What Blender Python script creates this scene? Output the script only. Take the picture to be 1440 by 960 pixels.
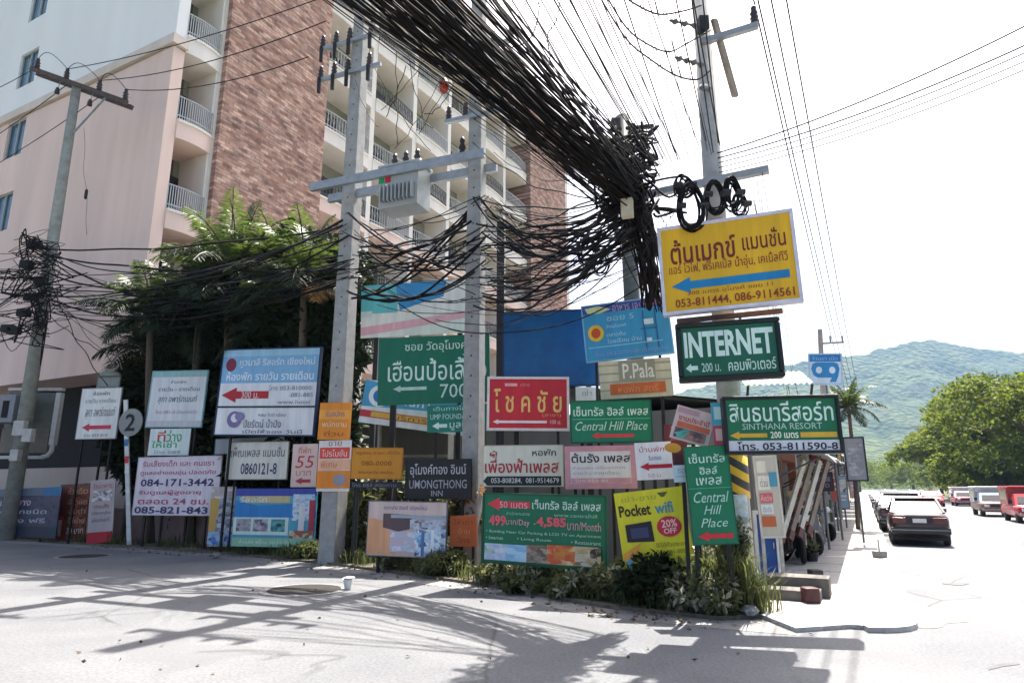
import bpy, bmesh, math, random
from mathutils import Vector, Matrix, noise
R = math.radians
sc = bpy.context.scene
col = sc.collection
for o in list(bpy.data.objects): bpy.data.objects.remove(o)

# ------------------------------------------------------------------ camera
FPX, PITCH, CAMH = 920.0, 12.6, 1.6
cam = bpy.data.cameras.new('camera'); cam.sensor_width = 36.0; cam.lens = FPX/1440*36
cam.clip_start = 0.05; cam.clip_end = 8000
camo = bpy.data.objects.new('camera', cam); col.objects.link(camo)
camo.location = (0, 0, CAMH); camo.rotation_euler = (R(90+PITCH), 0, 0)
sc.camera = camo
# ------------------------------------------------------------------ light
SUN_AZ, SUN_EL = 27.2, 62.0          # azimuth measured from +Y towards +X
world = bpy.data.worlds.new('World'); sc.world = world; world.use_nodes = True
wn = world.node_tree
bg = wn.nodes['Background']; bg.inputs[1].default_value = 0.098
sky = wn.nodes.new('ShaderNodeTexSky'); sky.sky_type = 'NISHITA'; sky.sun_disc = False
sky.sun_elevation = R(SUN_EL); sky.sun_rotation = R(SUN_AZ)
sky.air_density = .62; sky.dust_density = 7.0; sky.ozone_density = 1.0
wn.links.new(sky.outputs[0], bg.inputs[0])
sl = bpy.data.lights.new('sun', 'SUN'); sl.energy = 5.0; sl.angle = R(0.5); sl.color = (1, .95, .87)
so = bpy.data.objects.new('sun', sl); col.objects.link(so)
sd = Vector((math.sin(R(SUN_AZ))*math.cos(R(SUN_EL)), math.cos(R(SUN_AZ))*math.cos(R(SUN_EL)), math.sin(R(SUN_EL))))
so.rotation_euler = (-sd).to_track_quat('-Z', 'Y').to_euler(); so.location = (0, 0, 60)
sc.view_settings.view_transform = 'Standard'; sc.view_settings.look = 'None'
sc.view_settings.gamma = 1.0; sc.view_settings.exposure = 1.80
sc.view_settings.use_curve_mapping = False
sc.cycles.max_bounces = 6; sc.cycles.transparent_max_bounces = 8; sc.cycles.volume_bounces = 0

# ------------------------------------------------------------------ geometry from the view
SP, CP = math.sin(R(PITCH)), math.cos(R(PITCH))
def ray(px, py):
    x = (px-720)/FPX; y = (480-py)/FPX
    return Vector((x, CP-SP*y, SP+CP*y))
def at(px, py, Y):
    d = ray(px, py); t = Y/d.y
    return Vector((d.x*t, Y, CAMH+d.z*t))
def gnd(px, py, z=0.0):
    d = ray(px, py); t = (z-CAMH)/d.z
    return Vector((d.x*t, d.y*t, z))

# ------------------------------------------------------------------ materials
def lin(h):
    h = h.lstrip('#'); r = []
    for i in (0, 2, 4):
        c = int(h[i:i+2], 16)/255; r.append(c/12.92 if c <= .04045 else ((c+.055)/1.055)**2.4)
    return tuple(r)
_M = {}
def mat(name, c, rough=.6, var=.18, scale=6.0, metal=0.0, bump=0.0, spec=.4, streak=False, trans=0.0, c2=None, kind=None):
    if isinstance(c, str): c = lin(c)
    if isinstance(c2, str): c2 = lin(c2)
    key = (name, c, rough, var, scale, metal, bump, spec, streak, trans, c2)
    if key in _M: return _M[key]
    m = bpy.data.materials.new(name); m.use_nodes = True; nt = m.node_tree; N = nt.nodes; L = nt.links
    p = N['Principled BSDF']; p.inputs['Roughness'].default_value = rough; p.inputs['Metallic'].default_value = metal
    p.inputs['Specular IOR Level'].default_value = spec
    if var > 0 or c2:
        tc = N.new('ShaderNodeTexCoord'); mp = N.new('ShaderNodeMapping')
        mp.inputs['Scale'].default_value = (1, 1, .12) if streak else (1, 1, 1)
        L.new(tc.outputs['Object'], mp.inputs[0])
        nz = N.new('ShaderNodeTexNoise'); nz.inputs['Scale'].default_value = scale; nz.inputs['Detail'].default_value = 6
        nz.inputs['Roughness'].default_value = .65
        L.new(mp.outputs[0], nz.inputs['Vector'])
        rp = N.new('ShaderNodeValToRGB'); e = rp.color_ramp.elements
        e[0].position = .3; e[1].position = .7
        a = tuple(x*(1-var) for x in c); b = c2 if c2 else tuple(min(1, x*(1+var*.6)) for x in c)
        e[0].color = a+(1,); e[1].color = b+(1,)
        L.new(nz.outputs[0], rp.inputs[0]); L.new(rp.outputs[0], p.inputs['Base Color'])
        colout = rp.outputs[0]
        if bump:
            bp = N.new('ShaderNodeBump'); bp.inputs['Strength'].default_value = bump; bp.inputs['Distance'].default_value = .02
            L.new(nz.outputs[0], bp.inputs['Height']); L.new(bp.outputs[0], p.inputs['Normal'])
    else:
        p.inputs['Base Color'].default_value = c+(1,); colout = None
    if trans > 0:
        tr = N.new('ShaderNodeBsdfTranslucent'); mx = N.new('ShaderNodeMixShader'); mx.inputs[0].default_value = trans
        if colout:
            hs = N.new('ShaderNodeHueSaturation'); hs.inputs['Value'].default_value = 1.6; hs.inputs['Hue'].default_value = .485
            L.new(colout, hs.inputs['Color']); L.new(hs.outputs[0], tr.inputs[0])
        else: tr.inputs[0].default_value = c+(1,)
        L.new(p.outputs[0], mx.inputs[1]); L.new(tr.outputs[0], mx.inputs[2]); L.new(mx.outputs[0], N['Material Output'].inputs[0])
    _M[key] = m
    return m
def glass(name, c, rough=.08):
    return mat(name, c, rough=rough, var=.25, scale=1.2, spec=.8)
def picture_mat(seed, c1, c2, c3):
    key = ('pic', seed, c1, c2, c3)
    if key in _M: return _M[key]
    m = bpy.data.materials.new('printed_picture'); m.use_nodes = True; nt = m.node_tree; N = nt.nodes; L = nt.links
    p = N['Principled BSDF']; p.inputs['Roughness'].default_value = .5
    tc = N.new('ShaderNodeTexCoord'); mp = N.new('ShaderNodeMapping'); mp.inputs['Location'].default_value = (seed*3.1, seed, seed*1.7)
    mp.inputs['Scale'].default_value = (1.0, 1, 1.7)
    L.new(tc.outputs['Object'], mp.inputs[0])
    v = N.new('ShaderNodeTexVoronoi'); v.inputs['Scale'].default_value = 6.5; v.distance = 'CHEBYCHEV'
    nz = N.new('ShaderNodeTexNoise'); nz.inputs['Scale'].default_value = 9; nz.inputs['Detail'].default_value = 4
    L.new(mp.outputs[0], v.inputs['Vector']); L.new(mp.outputs[0], nz.inputs['Vector'])
    sp = N.new('ShaderNodeSeparateColor'); L.new(v.outputs['Color'], sp.inputs[0])
    ad = N.new('ShaderNodeMath'); ad.operation = 'MULTIPLY_ADD'; ad.inputs[1].default_value = .5
    L.new(sp.outputs[0], ad.inputs[0]); 
    ml = N.new('ShaderNodeMath'); ml.operation = 'MULTIPLY'; ml.inputs[1].default_value = .55; L.new(nz.outputs[0], ml.inputs[0])
    L.new(ml.outputs[0], ad.inputs[2])
    rp = N.new('ShaderNodeValToRGB'); e = rp.color_ramp.elements
    e[0].position = .25; e[1].position = .75; e.new(.5)
    for i, c in enumerate((c1, c2, c3)): e[i].color = lin(c)+(1,)
    L.new(ad.outputs[0], rp.inputs[0]); L.new(rp.outputs[0], p.inputs['Base Color'])
    _M[key] = m
    return m

# ------------------------------------------------------------------ mesh builder
class MB:
    def __init__(s): s.v = []; s.f = []
    def quad(s, *p):
        i = len(s.v); s.v += [Vector(q) for q in p]; s.f.append(tuple(range(i, i+len(p)))); return s
    def box(s, x0, x1, y0, y1, z0, z1, M=None):
        c = [Vector((x, y, z)) for z in (z0, z1) for y in (y0, y1) for x in (x0, x1)]
        if M: c = [M @ q for q in c]
        i = len(s.v); s.v += c
        s.f += [tuple(i+k for k in f) for f in ((0, 2, 3, 1), (4, 5, 7, 6), (0, 1, 5, 4), (2, 6, 7, 3), (0, 4, 6, 2), (1, 3, 7, 5))]
        return s
    def beam(s, p0, p1, w, h=None, up=(0, 0, 1)):
        h = h or w; p0 = Vector(p0); p1 = Vector(p1); d = (p1-p0); L = d.length; d.normalize()
        u = Vector(up)
        if abs(d.dot(u)) > .98: u = Vector((1, 0, 0))
        a = d.cross(u).normalized(); b = a.cross(d).normalized()
        M = Matrix((a, d, b)).transposed().to_4x4(); M.translation = p0
        s.box(-w/2, w/2, 0, L, -h/2, h/2, M); return s
    def tube(s, pts, r, n=6, cap=True):
        pts = [Vector(p) for p in pts]; rs = r if isinstance(r, (list, tuple)) else [r]*len(pts)
        i0 = len(s.v); prev = None
        for k, p in enumerate(pts):
            d = (pts[min(k+1, len(pts)-1)]-pts[max(k-1, 0)])
            if d.length < 1e-9: d = Vector((0, 0, 1))
            d.normalize()
            if prev is None:
                u = Vector((0, 0, 1)) if abs(d.z) < .9 else Vector((1, 0, 0)); a = d.cross(u).normalized()
            else:
                a = prev-d*prev.dot(d)
                if a.length < 1e-6: a = d.cross(Vector((0, 0, 1)))
                a.normalize()
            prev = a; b = d.cross(a)
            for j in range(n):
                t = 2*math.pi*j/n; s.v.append(p+(a*math.cos(t)+b*math.sin(t))*rs[k])
        for k in range(len(pts)-1):
            for j in range(n):
                A = i0+k*n+j; B = i0+k*n+(j+1) % n; s.f.append((A, B, B+n, A+n))
        if cap:
            s.f.append(tuple(i0+j for j in range(n))[::-1]); e = i0+(len(pts)-1)*n; s.f.append(tuple(e+j for j in range(n)))
        return s
    def cyl(s, p0, p1, r0, r1=None, n=12): return s.tube([p0, p1], [r0, r1 if r1 is not None else r0], n)
    def lathe(s, prof, n=14, M=None):
        i0 = len(s.v)
        for (r, z) in prof:
            for j in range(n):
                t = 2*math.pi*j/n; q = Vector((r*math.cos(t), r*math.sin(t), z)); s.v.append(M @ q if M else q)
        for k in range(len(prof)-1):
            for j in range(n):
                A = i0+k*n+j; B = i0+k*n+(j+1) % n; s.f.append((A, B, B+n, A+n))
        s.f.append(tuple(i0+j for j in range(n))[::-1]); e = i0+(len(prof)-1)*n; s.f.append(tuple(e+j for j in range(n)))
        return s
    def prism(s, poly, z0, z1):
        n = len(poly); i = len(s.v)
        s.v += [Vector((x, y, z0)) for x, y in poly]+[Vector((x, y, z1)) for x, y in poly]
        s.f.append(tuple(range(i, i+n))[::-1]); s.f.append(tuple(range(i+n, i+2*n)))
        for k in range(n):
            a = i+k; b = i+(k+1) % n; s.f.append((a, b, b+n, a+n))
        return s
    def build(s, name, m, parent=None, world=False, smooth=False, bevel=0):
        vs = s.v
        if parent is not None and world:
            I = parent.matrix_basis.inverted(); vs = [I @ q for q in vs]
        me = bpy.data.meshes.new(name); me.from_pydata([tuple(q) for q in vs], [], s.f); me.update()
        if smooth:
            me.polygons.foreach_set('use_smooth', [True]*len(me.polygons))
        me.materials.append(m)
        o = bpy.data.objects.new(name, me); col.objects.link(o)
        if parent is not None: o.parent = parent
        if bevel:
            b = o.modifiers.new('bevel', 'BEVEL'); b.width = bevel; b.segments = 2; b.limit_method = 'ANGLE'
        return o
def tag(o, label=None, cat=None, group=None, kind=None):
    if label: o['label'] = label
    if cat: o['category'] = cat
    if group: o['group'] = group
    if kind: o['kind'] = kind
    return o
def empty(name, loc, rz=0.0, label=None, cat=None, group=None):
    o = bpy.data.objects.new(name, None); col.objects.link(o); o.empty_display_size = .2
    o.matrix_basis = Matrix.Translation(Vector(loc)) @ Matrix.Rotation(rz, 4, 'Z')
    return tag(o, label, cat, group)
def copy_tree(o, parent=None):
    c = o.copy(); col.objects.link(c)
    if parent is not None: c.parent = parent
    for ch in [x for x in bpy.data.objects if x.parent == o]: copy_tree(ch, c)
    return c
rnd = random.Random(7)
def droop(p0, p1, sag, n=14, wob=0.0, rng=rnd):
    p0 = Vector(p0); p1 = Vector(p1); out = []
    ph = rng.uniform(0, 6.28); fr = rng.uniform(1.5, 4)
    for k in range(n+1):
        t = k/n; p = p0.lerp(p1, t); p.z -= sag*4*t*(1-t)
        if wob:
            e = math.sin(math.pi*t); p.x += wob*e*math.sin(ph+fr*t*6.28); p.z += wob*e*math.cos(ph*1.7+fr*t*5)
        out.append(p)
    return out

# ------------------------------------------------------------------ text
_TC = {}
def text_geo(s, bold=0.0, shear=0.0):
    k = (s, bold, shear)
    if k in _TC: return _TC[k]
    cu = bpy.data.curves.new('text', 'FONT'); cu.body = s; cu.offset = bold; cu.shear = shear; cu.resolution_u = 2
    o = bpy.data.objects.new('text', cu); col.objects.link(o)
    dg = bpy.context.evaluated_depsgraph_get()
    me = bpy.data.meshes.new_from_object(o.evaluated_get(dg))
    V = [(v.co.x, v.co.y) for v in me.vertices]; F = [tuple(p.vertices) for p in me.polygons]
    bpy.data.objects.remove(o); bpy.data.meshes.remove(me); bpy.data.curves.remove(cu)
    if not V: V = [(0, 0), (1, 0), (1, 1)]; F = []
    x0 = min(v[0] for v in V); x1 = max(v[0] for v in V); y0 = min(v[1] for v in V); y1 = max(v[1] for v in V)
    r = ([((x-x0)/max(1e-6, x1-x0), (y-y0)/max(1e-6, y1-y0)) for x, y in V], F)
    _TC[k] = r; return r
# colours on a board: items
def T(s, x0, y0, x1, y1, c, bold=.012, shear=0.0, name='lettering'): return ('t', s, x0, y0, x1, y1, c, bold, shear, name)
def Q(x0, y0, x1, y1, c, name='colour_band'): return ('r', x0, y0, x1, y1, c, name)
def A(x0, y0, x1, y1, c): return ('a', x0, y0, x1, y1, c, 'arrow')
def P(x0, y0, x1, y1, seed, c1, c2, c3): return ('p', x0, y0, x1, y1, (seed, c1, c2, c3), 'picture')
def D(x0, y0, x1, y1, c, name='round_mark'): return ('d', x0, y0, x1, y1, c, name)
def OUT(pts, c, name='emblem'): return ('o', pts, c, name)
def print_items(root, items, w, h, yf, M):
    """lays printed items on the face at y=yf of a board w x h, centred on M's origin"""
    layer = 0; groups = {}
    def pt(fx, fy, y): return M @ Vector(((fx-.5)*w, y, (.5-fy)*h))
    for it in items:
        layer += 1; y = yf-.0015-.0016*layer
        if it[0] == 't':
            _, s, x0, y0, x1, y1, c, bold, shear, name = it
            V, F = text_geo(s, bold, shear)
            mb = groups.setdefault((name, c, layer), MB())
            for k, f in enumerate(F):
                e = y-.0001*((k*7) % 11)
                mb.quad(*[pt(x0+(x1-x0)*V[i][0], y1+(y0-y1)*V[i][1], e) for i in f])
        else:
            if it[0] == 'o':
                _, pts, c, name = it; poly = pts
            else:
                k, x0, y0, x1, y1, c, name = it
                if k == 'a':
                    ym = (y0+y1)/2; hd = min(.45*(x1-x0), (y1-y0)*h/w*1.1); t = (y1-y0)*.24
                    poly = [(x0, ym), (x0+hd, y0), (x0+hd, ym-t), (x1, ym-t), (x1, ym+t), (x0+hd, ym+t), (x0+hd, y1)]
                elif k == 'd':
                    poly = [((x0+x1)/2+(x1-x0)/2*math.cos(i*math.pi/12), (y0+y1)/2+(y1-y0)/2*math.sin(i*math.pi/12)) for i in range(24)]
                else: poly = [(x0, y0), (x1, y0), (x1, y1), (x0, y1)]
            mb = groups.setdefault((name, c, layer), MB())
            mb.quad(*[pt(a, b, y) for a, b in poly])
    for k, mb in groups.items():
        c = k[1]
        m = picture_mat(*c) if isinstance(c, tuple) else mat('sign_print', c, rough=.5, var=.16, scale=7, streak=True)
        if mb.f: mb.build(k[0], m, root)
# edge of the lot along the lane: (pixel column, row)
LANE = [(-260, 742), (0, 758), (150, 768), (300, 778), (465, 794), (680, 824), (850, 855), (1012, 872)]
_EY = [(px, gnd(px, py).y) for px, py in LANE]
def edgeY(px):
    for (a, ya), (b, yb) in zip(_EY, _EY[1:]):
        if px <= b: return ya+(yb-ya)*(px-a)/(b-a)
    return _EY[-1][1]
Z0 = 0.05     # level of the lot
def sign(kind, label, corners, back, yaw, face, items, frame=None, fw=.03, thick=.05, posts=2, pc='#1c1c1c', mount=None, cat='sign', side=None, group=None, rough=.45, post_w=.05, bev=0.0):
    """board whose corners (TL,TR,BR,BL) were measured; 'back' = metres behind the lane's edge"""
    cx = sum(c[0] for c in corners)/4; cy = sum(c[1] for c in corners)/4
    Y = edgeY(cx)+back
    P0 = at(cx, cy, Y); a = Vector((math.cos(R(yaw)), -math.sin(R(yaw)), 0)); n = Vector((a.y, -a.x, 0))
    q = []
    for c in corners:
        d = ray(*c); O = Vector((0, 0, CAMH)); t = (P0-O).dot(n)/d.dot(n); X = O+d*t-P0; q.append((X.dot(a), X.z))
    w = ((q[1][0]-q[0][0])+(q[2][0]-q[3][0]))/2; h = ((q[0][1]-q[3][1])+(q[1][1]-q[2][1]))/2
    roll = math.atan2((q[1][1]-q[0][1])+(q[2][1]-q[3][1]), (q[1][0]-q[0][0])+(q[2][0]-q[3][0]))
    ctr = P0+a*(sum(s[0] for s in q)/4)+Vector((0, 0, sum(s[1] for s in q)/4))
    root = empty(kind, (ctr.x, ctr.y, Z0 if posts else ctr.z-h/2), -R(yaw), label, cat, group)
    zc = ctr.z-root.matrix_basis.translation.z
    M = Matrix.Translation((0, 0, zc)) @ Matrix.Rotation(-roll, 4, 'Y')
    fm = mat('sign_face', face, rough=rough, var=.2, scale=4, streak=True) if isinstance(face, str) else face
    inset = fw if frame else 0
    b = MB(); b.box(-w/2+inset*.9, w/2-inset*.9, -thick*.35, thick/2-.004, -h/2+inset*.9, h/2-inset*.9, M); b.build('panel', fm, root)
    if frame:
        f = MB(); 
        f.box(-w/2, w/2, -thick/2, thick/2, h/2-inset, h/2, M); f.box(-w/2, w/2, -thick/2, thick/2, -h/2, -h/2+inset, M)
        f.box(-w/2, -w/2+inset, -thick/2, thick/2, -h/2+inset, h/2-inset, M); f.box(w/2-inset, w/2, -thick/2, thick/2, -h/2+inset, h/2-inset, M)
        f.build('frame', mat('sign_frame', frame, rough=.45, var=.2, scale=5), root, bevel=bev)
    print_items(root, items, w-2*inset*.9, h-2*inset*.9, -thick*.35, M)
    pm = mat('sign_post', pc, rough=.6, var=.35, scale=8)
    if posts:
        xs = [0] if posts == 1 else [-w*.36, w*.36]
        for x in xs:
            MB().box(x-post_w/2, x+post_w/2, thick/2, thick/2+post_w, -.1, zc+h*.42).build('post', pm, root)
    if mount is not None:
        I = root.matrix_basis.inverted(); mp = I @ Vector((mount[0], mount[1], 0))
        for dz in (-.3, .3):
            q0 = M @ Vector((max(-w*.4, min(w*.4, mp.x)), thick/2-.003, dz*h)); MB().beam(q0, (mp.x, mp.y, q0.z), .04).build('bracket', pm, root)
    return root, w, h, zc

# ================================================================== SETTING
K0 = Vector((4.63, 8.30, 0)); U = Vector((.466, .885, 0)).normalized(); V = Vector((U.y, -U.x, 0))
def st(u, v, z=0.0): return K0+U*u+V*v+Vector((0, 0, z))       # along the main road, across it
def ground_mat(name, c1, c2, sc1, sc2, crack=0.0, patch=None, spots=None):
    m = bpy.data.materials.new(name); m.use_nodes = True; nt = m.node_tree; N = nt.nodes; L = nt.links
    p = N['Principled BSDF']; p.inputs['Roughness'].default_value = .85; p.inputs['Specular IOR Level'].default_value = .25
    tc = N.new('ShaderNodeTexCoord')
    def nz(scale, det=8, rough=.6):
        n = N.new('ShaderNodeTexNoise'); n.inputs['Scale'].default_value = scale; n.inputs['Detail'].default_value = det; n.inputs['Roughness'].default_value = rough
        L.new(tc.outputs['Object'], n.inputs['Vector']); return n.outputs[0]
    def ramp(src, p0, p1, a, b):
        r = N.new('ShaderNodeValToRGB'); e = r.color_ramp.elements; e[0].position = p0; e[1].position = p1; e[0].color = tuple(a)+(1,); e[1].color = tuple(b)+(1,)
        L.new(src, r.inputs[0]); return r.outputs[0]
    def mixc(f, a, b, mode='MIX'):
        x = N.new('ShaderNodeMix'); x.data_type = 'RGBA'; x.blend_type = mode
        if isinstance(f, float): x.inputs[0].default_value = f
        else: L.new(f, x.inputs[0])
        L.new(a, x.inputs[6]); L.new(b, x.inputs[7]); return x.outputs[2]
    base = ramp(nz(sc1), .35, .68, c1, c2)
    fine = ramp(nz(sc2, 4, .7), .3, .75, (.62, .62, .62), (1.2, 1.2, 1.2))
    out = mixc(1.0, base, fine, 'MULTIPLY')
    if crack:
        vo = N.new('ShaderNodeTexVoronoi'); vo.feature = 'DISTANCE_TO_EDGE'; vo.inputs['Scale'].default_value = crack
        w = N.new('ShaderNodeMix'); w.data_type = 'VECTOR'; w.inputs[0].default_value = .12
        n2 = N.new('ShaderNodeTexNoise'); n2.inputs['Scale'].default_value = 1.7; n2.inputs['Detail'].default_value = 5
        L.new(tc.outputs['Object'], n2.inputs['Vector']); L.new(tc.outputs['Object'], w.inputs[4]); L.new(n2.outputs[1], w.inputs[5])
        L.new(w.outputs[1], vo.inputs['Vector'])
        ck = ramp(vo.outputs[0], .0, .009, (1, 1, 1), (0, 0, 0))
        msk = ramp(nz(.23, 2), .47, .56, (0, 0, 0), (.75, .75, .75))
        f = mixc(1.0, ck, msk, 'MULTIPLY')
        dk = N.new('ShaderNodeRGB'); dk.outputs[0].default_value = (.05, .048, .045, 1)
        out = mixc(f, out, dk.outputs[0])
    if patch:
        f = ramp(nz(.35, 3), .58, .6, (0, 0, 0), (.5, .5, .5)); pc = N.new('ShaderNodeRGB'); pc.outputs[0].default_value = tuple(patch)+(1,)
        out = mixc(f, out, pc.outputs[0])
    if spots:
        f = ramp(nz(3.2, 5), .66, .74, (0, 0, 0), (.55, .55, .55)); pc = N.new('ShaderNodeRGB'); pc.outputs[0].default_value = tuple(spots)+(1,)
        out = mixc(f, out, pc.outputs[0])
    L.new(out, p.inputs['Base Color'])
    b = N.new('ShaderNodeBump'); b.inputs['Strength'].default_value = .35; b.inputs['Distance'].default_value = .012
    L.new(nz(sc2*1.5, 5), b.inputs['Height']); L.new(b.outputs[0], p.inputs['Normal'])
    return m
M_road = ground_mat('sun_bleached_asphalt', (.128, .132, .142), (.18, .183, .188), .5, 30, crack=.35, patch=(.12, .122, .128), spots=(.118, .118, .12))
M_path = ground_mat('footpath_concrete', (.36, .35, .33), (.44, .43, .41), .8, 22, spots=(.26, .25, .23))
M_dirt = ground_mat('lot_dirt', (.10, .085, .06), (.17, .15, .115), 1.2, 14)
M_grassland = ground_mat('dry_grassland', (.07, .085, .035), (.13, .13, .06), .05, 2)
M_strip = ground_mat('worn_concrete', (.19, .185, .18), (.27, .265, .255), 1.5, 18, spots=(.12, .115, .10))

MB().box(-2400, 2400, -2400, 2400, -.6, -.12).build('ground', M_grassland)['kind'] = 'structure'
def flat(name, pts, z, m, thick=.12):
    o = MB().prism([(p[0], p[1]) for p in pts], z-thick, z).build(name, m); o['kind'] = 'structure'; return o
flat('road', [st(-40, -70), st(-40, 10), st(700, 10), st(700, -2), st(6, -2), st(1, -70)], 0, M_road, .1)
lane = [gnd(px, py) for px, py in LANE]
corner = lane[-1]
flat('lot', [(-60, 50, 0)]+lane+[gnd(1075, 868), st(3, -1.9), st(220, -1.9), st(220, -60)], Z0, M_dirt, .3)
# worn concrete gutter strip in front of the lot
off = [p+Vector((-.30*(1 if i < 9 else 1), -.42, 0)) for i, p in enumerate(lane)]
flat('gutter_strip', off+[gnd(1120, 893)]+[gnd(1075, 872)]+lane[::-1], .004, M_strip, .05)
# footpath with a kerb and rounded end
tip = st(-.45, -.25)
arc = [st(-.45+.5*(1-math.cos(t)), -.55+.55*math.sin(t)) for t in [i*math.pi/2/6 for i in range(7)]]
fp = [gnd(1068, 868), gnd(1120, 889)]+arc+[st(300, 0), st(300, -2.0), st(3, -2.0)]
flat('footpath', fp, .05, M_path, .3)
kb = [st(u, .0) for u in (0.1, 300)]
flat('kerb', arc[1:]+[st(300, 0), st(300, .16), st(.1, .16)]+[a+(a-st(.05, -.55)).normalized()*.16 for a in arc[1:]][::-1], .06, mat('kerb_concrete', (.40, .39, .37), var=.3, scale=3, rough=.85), .3)
for k in range(26):          # joints between the slabs of the footpath
    u = 1.4+1.7*k+rnd.uniform(-.2, .2)
    MB().prism([(st(u, -1.95)+U*.0)[:2], (st(u, -.02))[:2], (st(u+.025, -.02))[:2], (st(u+.025, -1.95))[:2]], .04, .0535).build('footpath_joint', mat('joint', (.12, .115, .10), var=.3), None)['kind'] = 'structure'
flat('far_verge', [st(-10, 10), st(-10, 60), st(700, 200), st(700, 10)], .1, M_grassland, .3)
flat('lane_kerb', [st(-10, 9.8), st(700, 9.8), st(700, 10), st(-10, 10)], .16, mat('kerb_concrete', (.40, .39, .37), var=.3, scale=3, rough=.85), .3)
# thin sand drifts and patched asphalt near the kerb end
def blob(name, cx, cy, rx, ry, ang, z, m, rng=random.Random(5)):
    pts = []
    for i in range(26):
        t = 2*math.pi*i/26; r = 1+.22*math.sin(3*t+cx)+rng.uniform(-.12, .12)
        x = rx*r*math.cos(t); y = ry*r*math.sin(t); pts.append((cx+x*math.cos(ang)-y*math.sin(ang), cy+x*math.sin(ang)+y*math.cos(ang)))
    o = MB().prism(pts, z-.03, z).build(name, m); o['kind'] = 'structure'; return o
sand = mat('sand', (.34, .30, .24), var=.25, scale=4, rough=.95)
p = gnd(1318, 868); blob('sand_drift', p.x, p.y, .75, .28, .9, .006, sand)
p = gnd(1308, 800); blob('sand_drift', p.x, p.y, 1.6, .35, 1.05, .006, sand)
dk = mat('asphalt_patch', (.10, .10, .105), var=.25, scale=5, rough=.9)
p = gnd(455, 868); 
p = gnd(1345, 821); blob('road_patch', p.x, p.y, .22, .12, .3, .006, dk)
pts = [gnd(1388, 938), gnd(1408, 933), gnd(1432, 931), gnd(1434, 934), gnd(1410, 937), gnd(1390, 942)]
flat('road_crack', pts, .004, dk, .02)
# hills: one terrain sheet with a forested ridge
def hill_profile(px):
    P_ = [(900, 560), (1050, 530), (1120, 510), (1190, 497), (1230, 494), (1262, 484), (1300, 478), (1340, 474), (1370, 480), (1405, 488), (1440, 490), (1520, 497), (1650, 520), (1900, 560)]
    for (a, ya), (b, yb) in zip(P_, P_[1:]):
        if a <= px <= b: 
            t = (px-a)/(b-a); return ya+(yb-ya)*t
    return 590
hv = MB(); NX, NY = 260, 120; H0, H1 = 620.0, 1750.0; CR = 1450.0
for j in range(NY):
    Y = H0+(H1-H0)*j/(NY-1)
    for i in range(NX):
        k = -.2+1.45*i/(NX-1); x = k*Y
        px = 720+943*k; top = at(720, hill_profile(px), CR).z
        t = (Y-H0)/(CR-H0); e = (t**1.5 if t <= 1 else max(0, 1-(t-1)*2.4)) if t > 0 else 0
        if t <= 1: e = .72*t**1.3+.28*(t**5)
        nn = noise.fractal(Vector((x/210, Y/210, .3)), 1.0, 2.1, 6)
        z = top*e+nn*34*min(1, max(t, 0)*1.5)*(.25 if .9 < t < 1.1 else 1)*max(0, min(1, (1.5-t)*3))
        z += (noise.noise(Vector((x/34, Y/60, 2)))*7+noise.noise(Vector((x/14, Y/26, 5)))*3.5)*max(0, min(1, t*3))
        hv.v.append(Vector((x, Y, z-2)))
for j in range(NY-1):
    for i in range(NX-1):
        a = j*NX+i; hv.f.append((a, a+1, a+NX+1, a+NX))
def forest_mat():
    m = bpy.data.materials.new('hill_forest'); m.use_nodes = True; nt = m.node_tree; N = nt.nodes; L = nt.links
    p = N['Principled BSDF']; p.inputs['Roughness'].default_value = .95; p.inputs['Specular IOR Level'].default_value = .1
    tc = N.new('ShaderNodeTexCoord')
    a = N.new('ShaderNodeTexNoise'); a.inputs['Scale'].default_value = .012; a.inputs['Detail'].default_value = 7
    b = N.new('ShaderNodeTexVoronoi'); b.inputs['Scale'].default_value = .085
    for n in (a, b): L.new(tc.outputs['Object'], n.inputs['Vector'])
    r = N.new('ShaderNodeValToRGB'); e = r.color_ramp.elements; e[0].position = .36; e[1].position = .64
    e[0].color = (.014, .034, .006, 1); e[1].color = (.07, .088, .022, 1)
    L.new(a.outputs[0], r.inputs[0])
    r2 = N.new('ShaderNodeValToRGB'); e = r2.color_ramp.elements; e[0].color = (1.15, 1.15, 1.15, 1); e[1].color = (.5, .5, .5, 1); e[1].position = .8
    L.new(b.outputs[0], r2.inputs[0])
    x = N.new('ShaderNodeMix'); x.data_type = 'RGBA'; x.blend_type = 'MULTIPLY'; x.inputs[0].default_value = 1
    L.new(r.outputs[0], x.inputs[6]); L.new(r2.outputs[0], x.inputs[7]); L.new(x.outputs[2], p.inputs['Base Color'])
    bm = N.new('ShaderNodeBump'); bm.inputs['Strength'].default_value = 1; bm.inputs['Distance'].default_value = 6; bm.invert = True
    L.new(b.outputs[0], bm.inputs['Height']); L.new(bm.outputs[0], p.inputs['Normal'])
    return m
hv.build('hills', forest_mat(), smooth=True)['kind'] = 'structure'

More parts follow.
